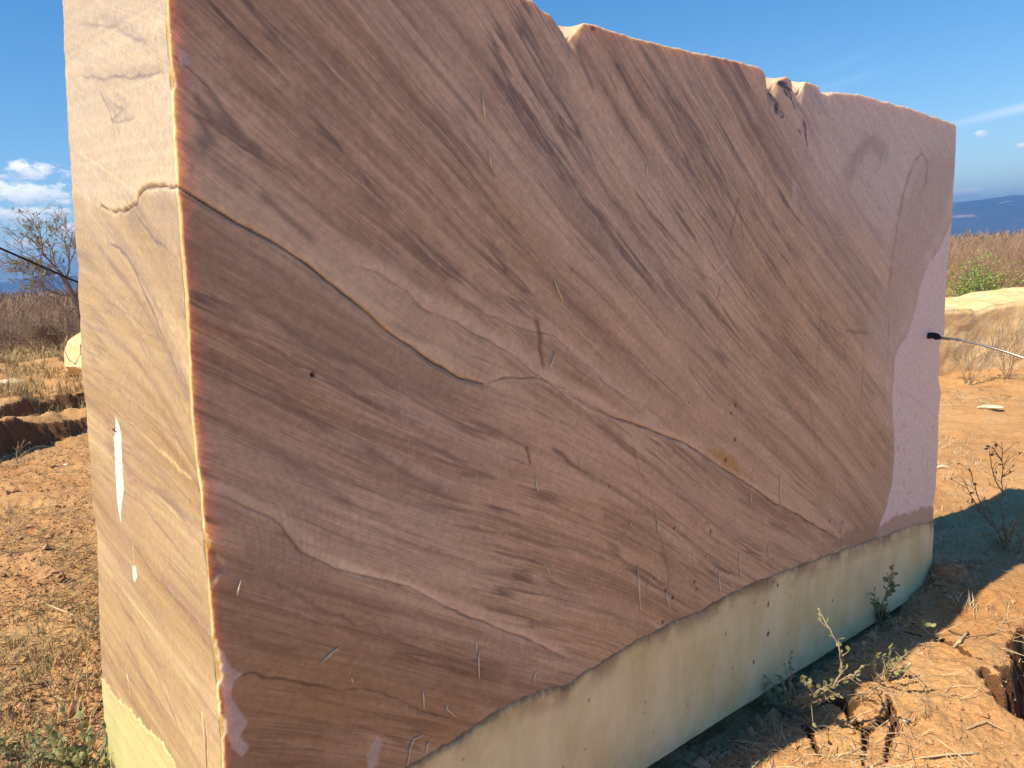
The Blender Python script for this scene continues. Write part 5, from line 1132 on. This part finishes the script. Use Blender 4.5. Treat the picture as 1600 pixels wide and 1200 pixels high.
# green bush behind the golden block
def green_bush():
    d0 = 13.5; b = at(1520, 560, d0); b[2] = tz(b[0], b[1]); tips = []
    top = at(1520, 418, d0)[2]-b[2]
    sg = shrub_segs(301, H=top*.98, stems=13, depth=2, lean=.8, r=.02, kids=2, up=.35, kink=.18, tips=tips); sg[:, 6:] = np.maximum(sg[:, 6:], .004)
    e, o = twiggy('green_bush', b, sg, TWIG, 'fresh green leafy bush standing behind the golden block', 'bush')
    R = random.Random(5); lp = [(p+np.array([R.gauss(0, .10) for _ in range(3)]), d) for p, d in tips if p[2] > top*.35 for _ in range(3)]
    vv, fc = leaves(lp[:2600], .036, R); mesh('foliage', vv, fc, GREEN, e); print('leaves', len(lp))
green_bush()
# the scrub beyond: too dense to count
def scrub(name, a0, a1, r0_, r1_, n, H, seed, label, mat=SCRUB, tw=70, w=.012):
    x, y, R = scatter(n, a0, a1, r0_, r1_, seed); z = terrain(x, y); D = np.hypot(x, y); V = []; Fc = []
    hs = H*R.uniform(.6, 1.25, n); N_ = n*tw
    i = np.repeat(np.arange(n), tw); lv = R.uniform(0, 1, N_)**.7
    az = R.uniform(0, 2*pi, N_); rad0 = hs[i]*.55*R.uniform(0, 1, N_)*(.35+.65*lv); p0 = np.stack([x[i]+np.cos(az)*rad0*.8, y[i]+np.sin(az)*rad0*.8, z[i]+hs[i]*lv*.62], -1)
    l = np.abs(R.normal(.35, .35, N_)); a2 = az+R.normal(0, .9, N_); ln = hs[i]*R.uniform(.15, .42, N_)*(1.1-.4*lv)
    d = np.stack([np.cos(a2)*np.sin(l), np.sin(a2)*np.sin(l), np.cos(l)], -1)*ln[:, None]; b = R.normal(0, .16, (N_, 3))*ln[:, None]
    wd = np.stack([-np.sin(a2+.8), np.cos(a2+.8), 0*a2], -1)*(w*np.maximum(D[i]/30., .5)*R.uniform(.5, 1.3, N_))[:, None]
    p1 = p0+d*.5+b; p2 = p0+d
    V = np.stack([p0-wd, p0+wd, p1-wd*.6, p1+wd*.6, p2], 1).reshape(-1, 3); bb = np.arange(N_)[:, None]*5
    o = mesh(name, V, [bb+np.array([[0, 1, 3, 2]]), bb+np.array([[2, 3, 4]])], mat); tagit(o, label, 'scrub', kind='stuff')
scrub('scrub', -50, -24, 28, 75, 420, 2.4, 401, 'dense leafless brown scrub behind the bushes at the left', tw=150, w=.008)
scrub('scrub', -50, -24, 75, 260, 600, 3.0, 402, 'far brown scrub reaching the horizon at the left', tw=36, w=.02)
scrub('scrub', -24, 26, 34, 200, 500, 2.4, 403, 'brown scrub hidden behind the tall block', tw=30, w=.02)
scrub('scrub', 26, 48, 17, 34, 190, 1.45, 404, 'thick leafless scrub behind the golden block', tw=330, w=.0042)
scrub('scrub', 26, 48, 34, 80, 520, 2.0, 405, 'dense leafless brown scrub at the right', tw=150, w=.008)
scrub('scrub', 26, 48, 80, 260, 600, 3.0, 406, 'far brown scrub falling away to the valley at the right', tw=36, w=.02)
# line of dark trees and green fields in the valley
def far_trees(name, a0, a1, r_, n, H, seed, label, mat):
    R = np.random.default_rng(seed); a = np.radians(R.uniform(a0, a1, n)); r = r_*(1+.03*R.normal(size=n)); x, y = r*np.sin(a), r*np.cos(a); z = terrain(x, y, False)
    base = np.array([[1, 0, .5], [-.5, .87, .5], [-.5, -.87, .5], [0, 0, 1.], [0, 0, 0], [.4, .5, .85]], float); s = H*R.uniform(.6, 1.3, n)
    V = (base[None]+R.normal(0, .15, (n, 6, 3)))*s[:, None, None]+np.stack([x, y, z], -1)[:, None]; t_ = np.array([[0, 5, 3], [5, 1, 3], [1, 2, 3], [2, 0, 3], [0, 1, 5], [1, 0, 4], [2, 1, 4], [0, 2, 4]])
    o = mesh(name, V.reshape(-1, 3), (t_[None]+(np.arange(n)*6)[:, None, None]).reshape(-1, 3), mat); tagit(o, label, 'trees', kind='stuff')
DG = plain('far_tree', (.035, .05, .03), .95, .3, .05)
far_trees('tree_line', 22, 60, 1500, 900, 13, 501, 'dark line of trees in the valley at the right', DG)
far_trees('tree_line', 22, 60, 2300, 1500, 9, 502, 'sparse trees among green fields in the valley', plain('field_tree', (.10, .14, .05), .95, .3, .01))
# ---------------------------------------------------------------- hills
def hills():
    m, t = newmat('hill'); g = t.node('ShaderNodeNewGeometry').outputs['Position']
    n = t.noise(t.vscale(g, .0009, .0009, .006), 1, 6, .6); c = t.mix(t.rng(n, .35, .65), (.075, .075, .05), (.16, .11, .075)); cl_ = t.noise(t.vscale(g, .0015, .0015, .012, off=(5, 2, 1)), 1, 5, .6)
    c = t.mix(t.rng(cl_, .60, .66, 0, .8), c, (.55, .42, .33)); principled(t, **{'Base Color': c, 'Roughness': .95, 'Specular IOR Level': .1})
    pts = [(-100, 205), (-60, 190), (-42, 120), (-38, 60), (-36, 60), (-34.5, 95), (-31, 150), (-28, 135), (-20, 130), (0, 200), (20, 235), (28, 250), (30.5, 268), (33, 292), (35, 296), (37, 288), (45, 320), (70, 240), (100, 200), (150, 150), (180, 180), (260, 205)]
    az = np.arange(-100, 260, .25); hh = np.interp(az, [p[0] for p in pts], [p[1] for p in pts])
    n_ = 26; rr = np.linspace(0, 1, n_); A, Q = np.meshgrid(np.radians(az), rr)
    prof = sst(Q, 0, .55)*(1-.0*Q); r = 8200+2600*Q
    z = -62+(hh[None]+50)*prof*(1+.10*fbm(np.degrees(A)*.25, Q*3, 4, 601))+14*fbm(np.degrees(A)*.9, Q*6, 4, 602)*prof
    V = np.stack([r*np.sin(A), r*np.cos(A), z], -1); o = mesh('hills', V.reshape(-1, 3), gridf(n_, len(az)), m, smooth=True); tagit(o, 'long blue mesa like hills along the horizon', kind='structure')
hills()
# ---------------------------------------------------------------- air
def haze():
    m = bpy.data.materials.new('haze'); m.use_nodes = True; m.node_tree.nodes.clear(); t = NT(m.node_tree)
    v = t.node('ShaderNodeVolumePrincipled', ins={'Color': (.13, .42, 1.0, 1), 'Density': 1.6e-4, 'Anisotropy': .1}); t.node('ShaderNodeOutputMaterial', ins={1: v.outputs[0]})
    a, zb, zt = 12800., -66.-25, 420.
    V = [(x, y, z) for z in (zb, zt) for y in (-a, a) for x in (-a, a)]; F_ = [[0, 2, 3, 1], [4, 5, 7, 6], [0, 1, 5, 4], [2, 6, 7, 3], [0, 4, 6, 2], [1, 3, 7, 5]]
    o = mesh('haze', V, np.array(F_), m); tagit(o, 'pale blue air over the valley', kind='stuff')
haze()
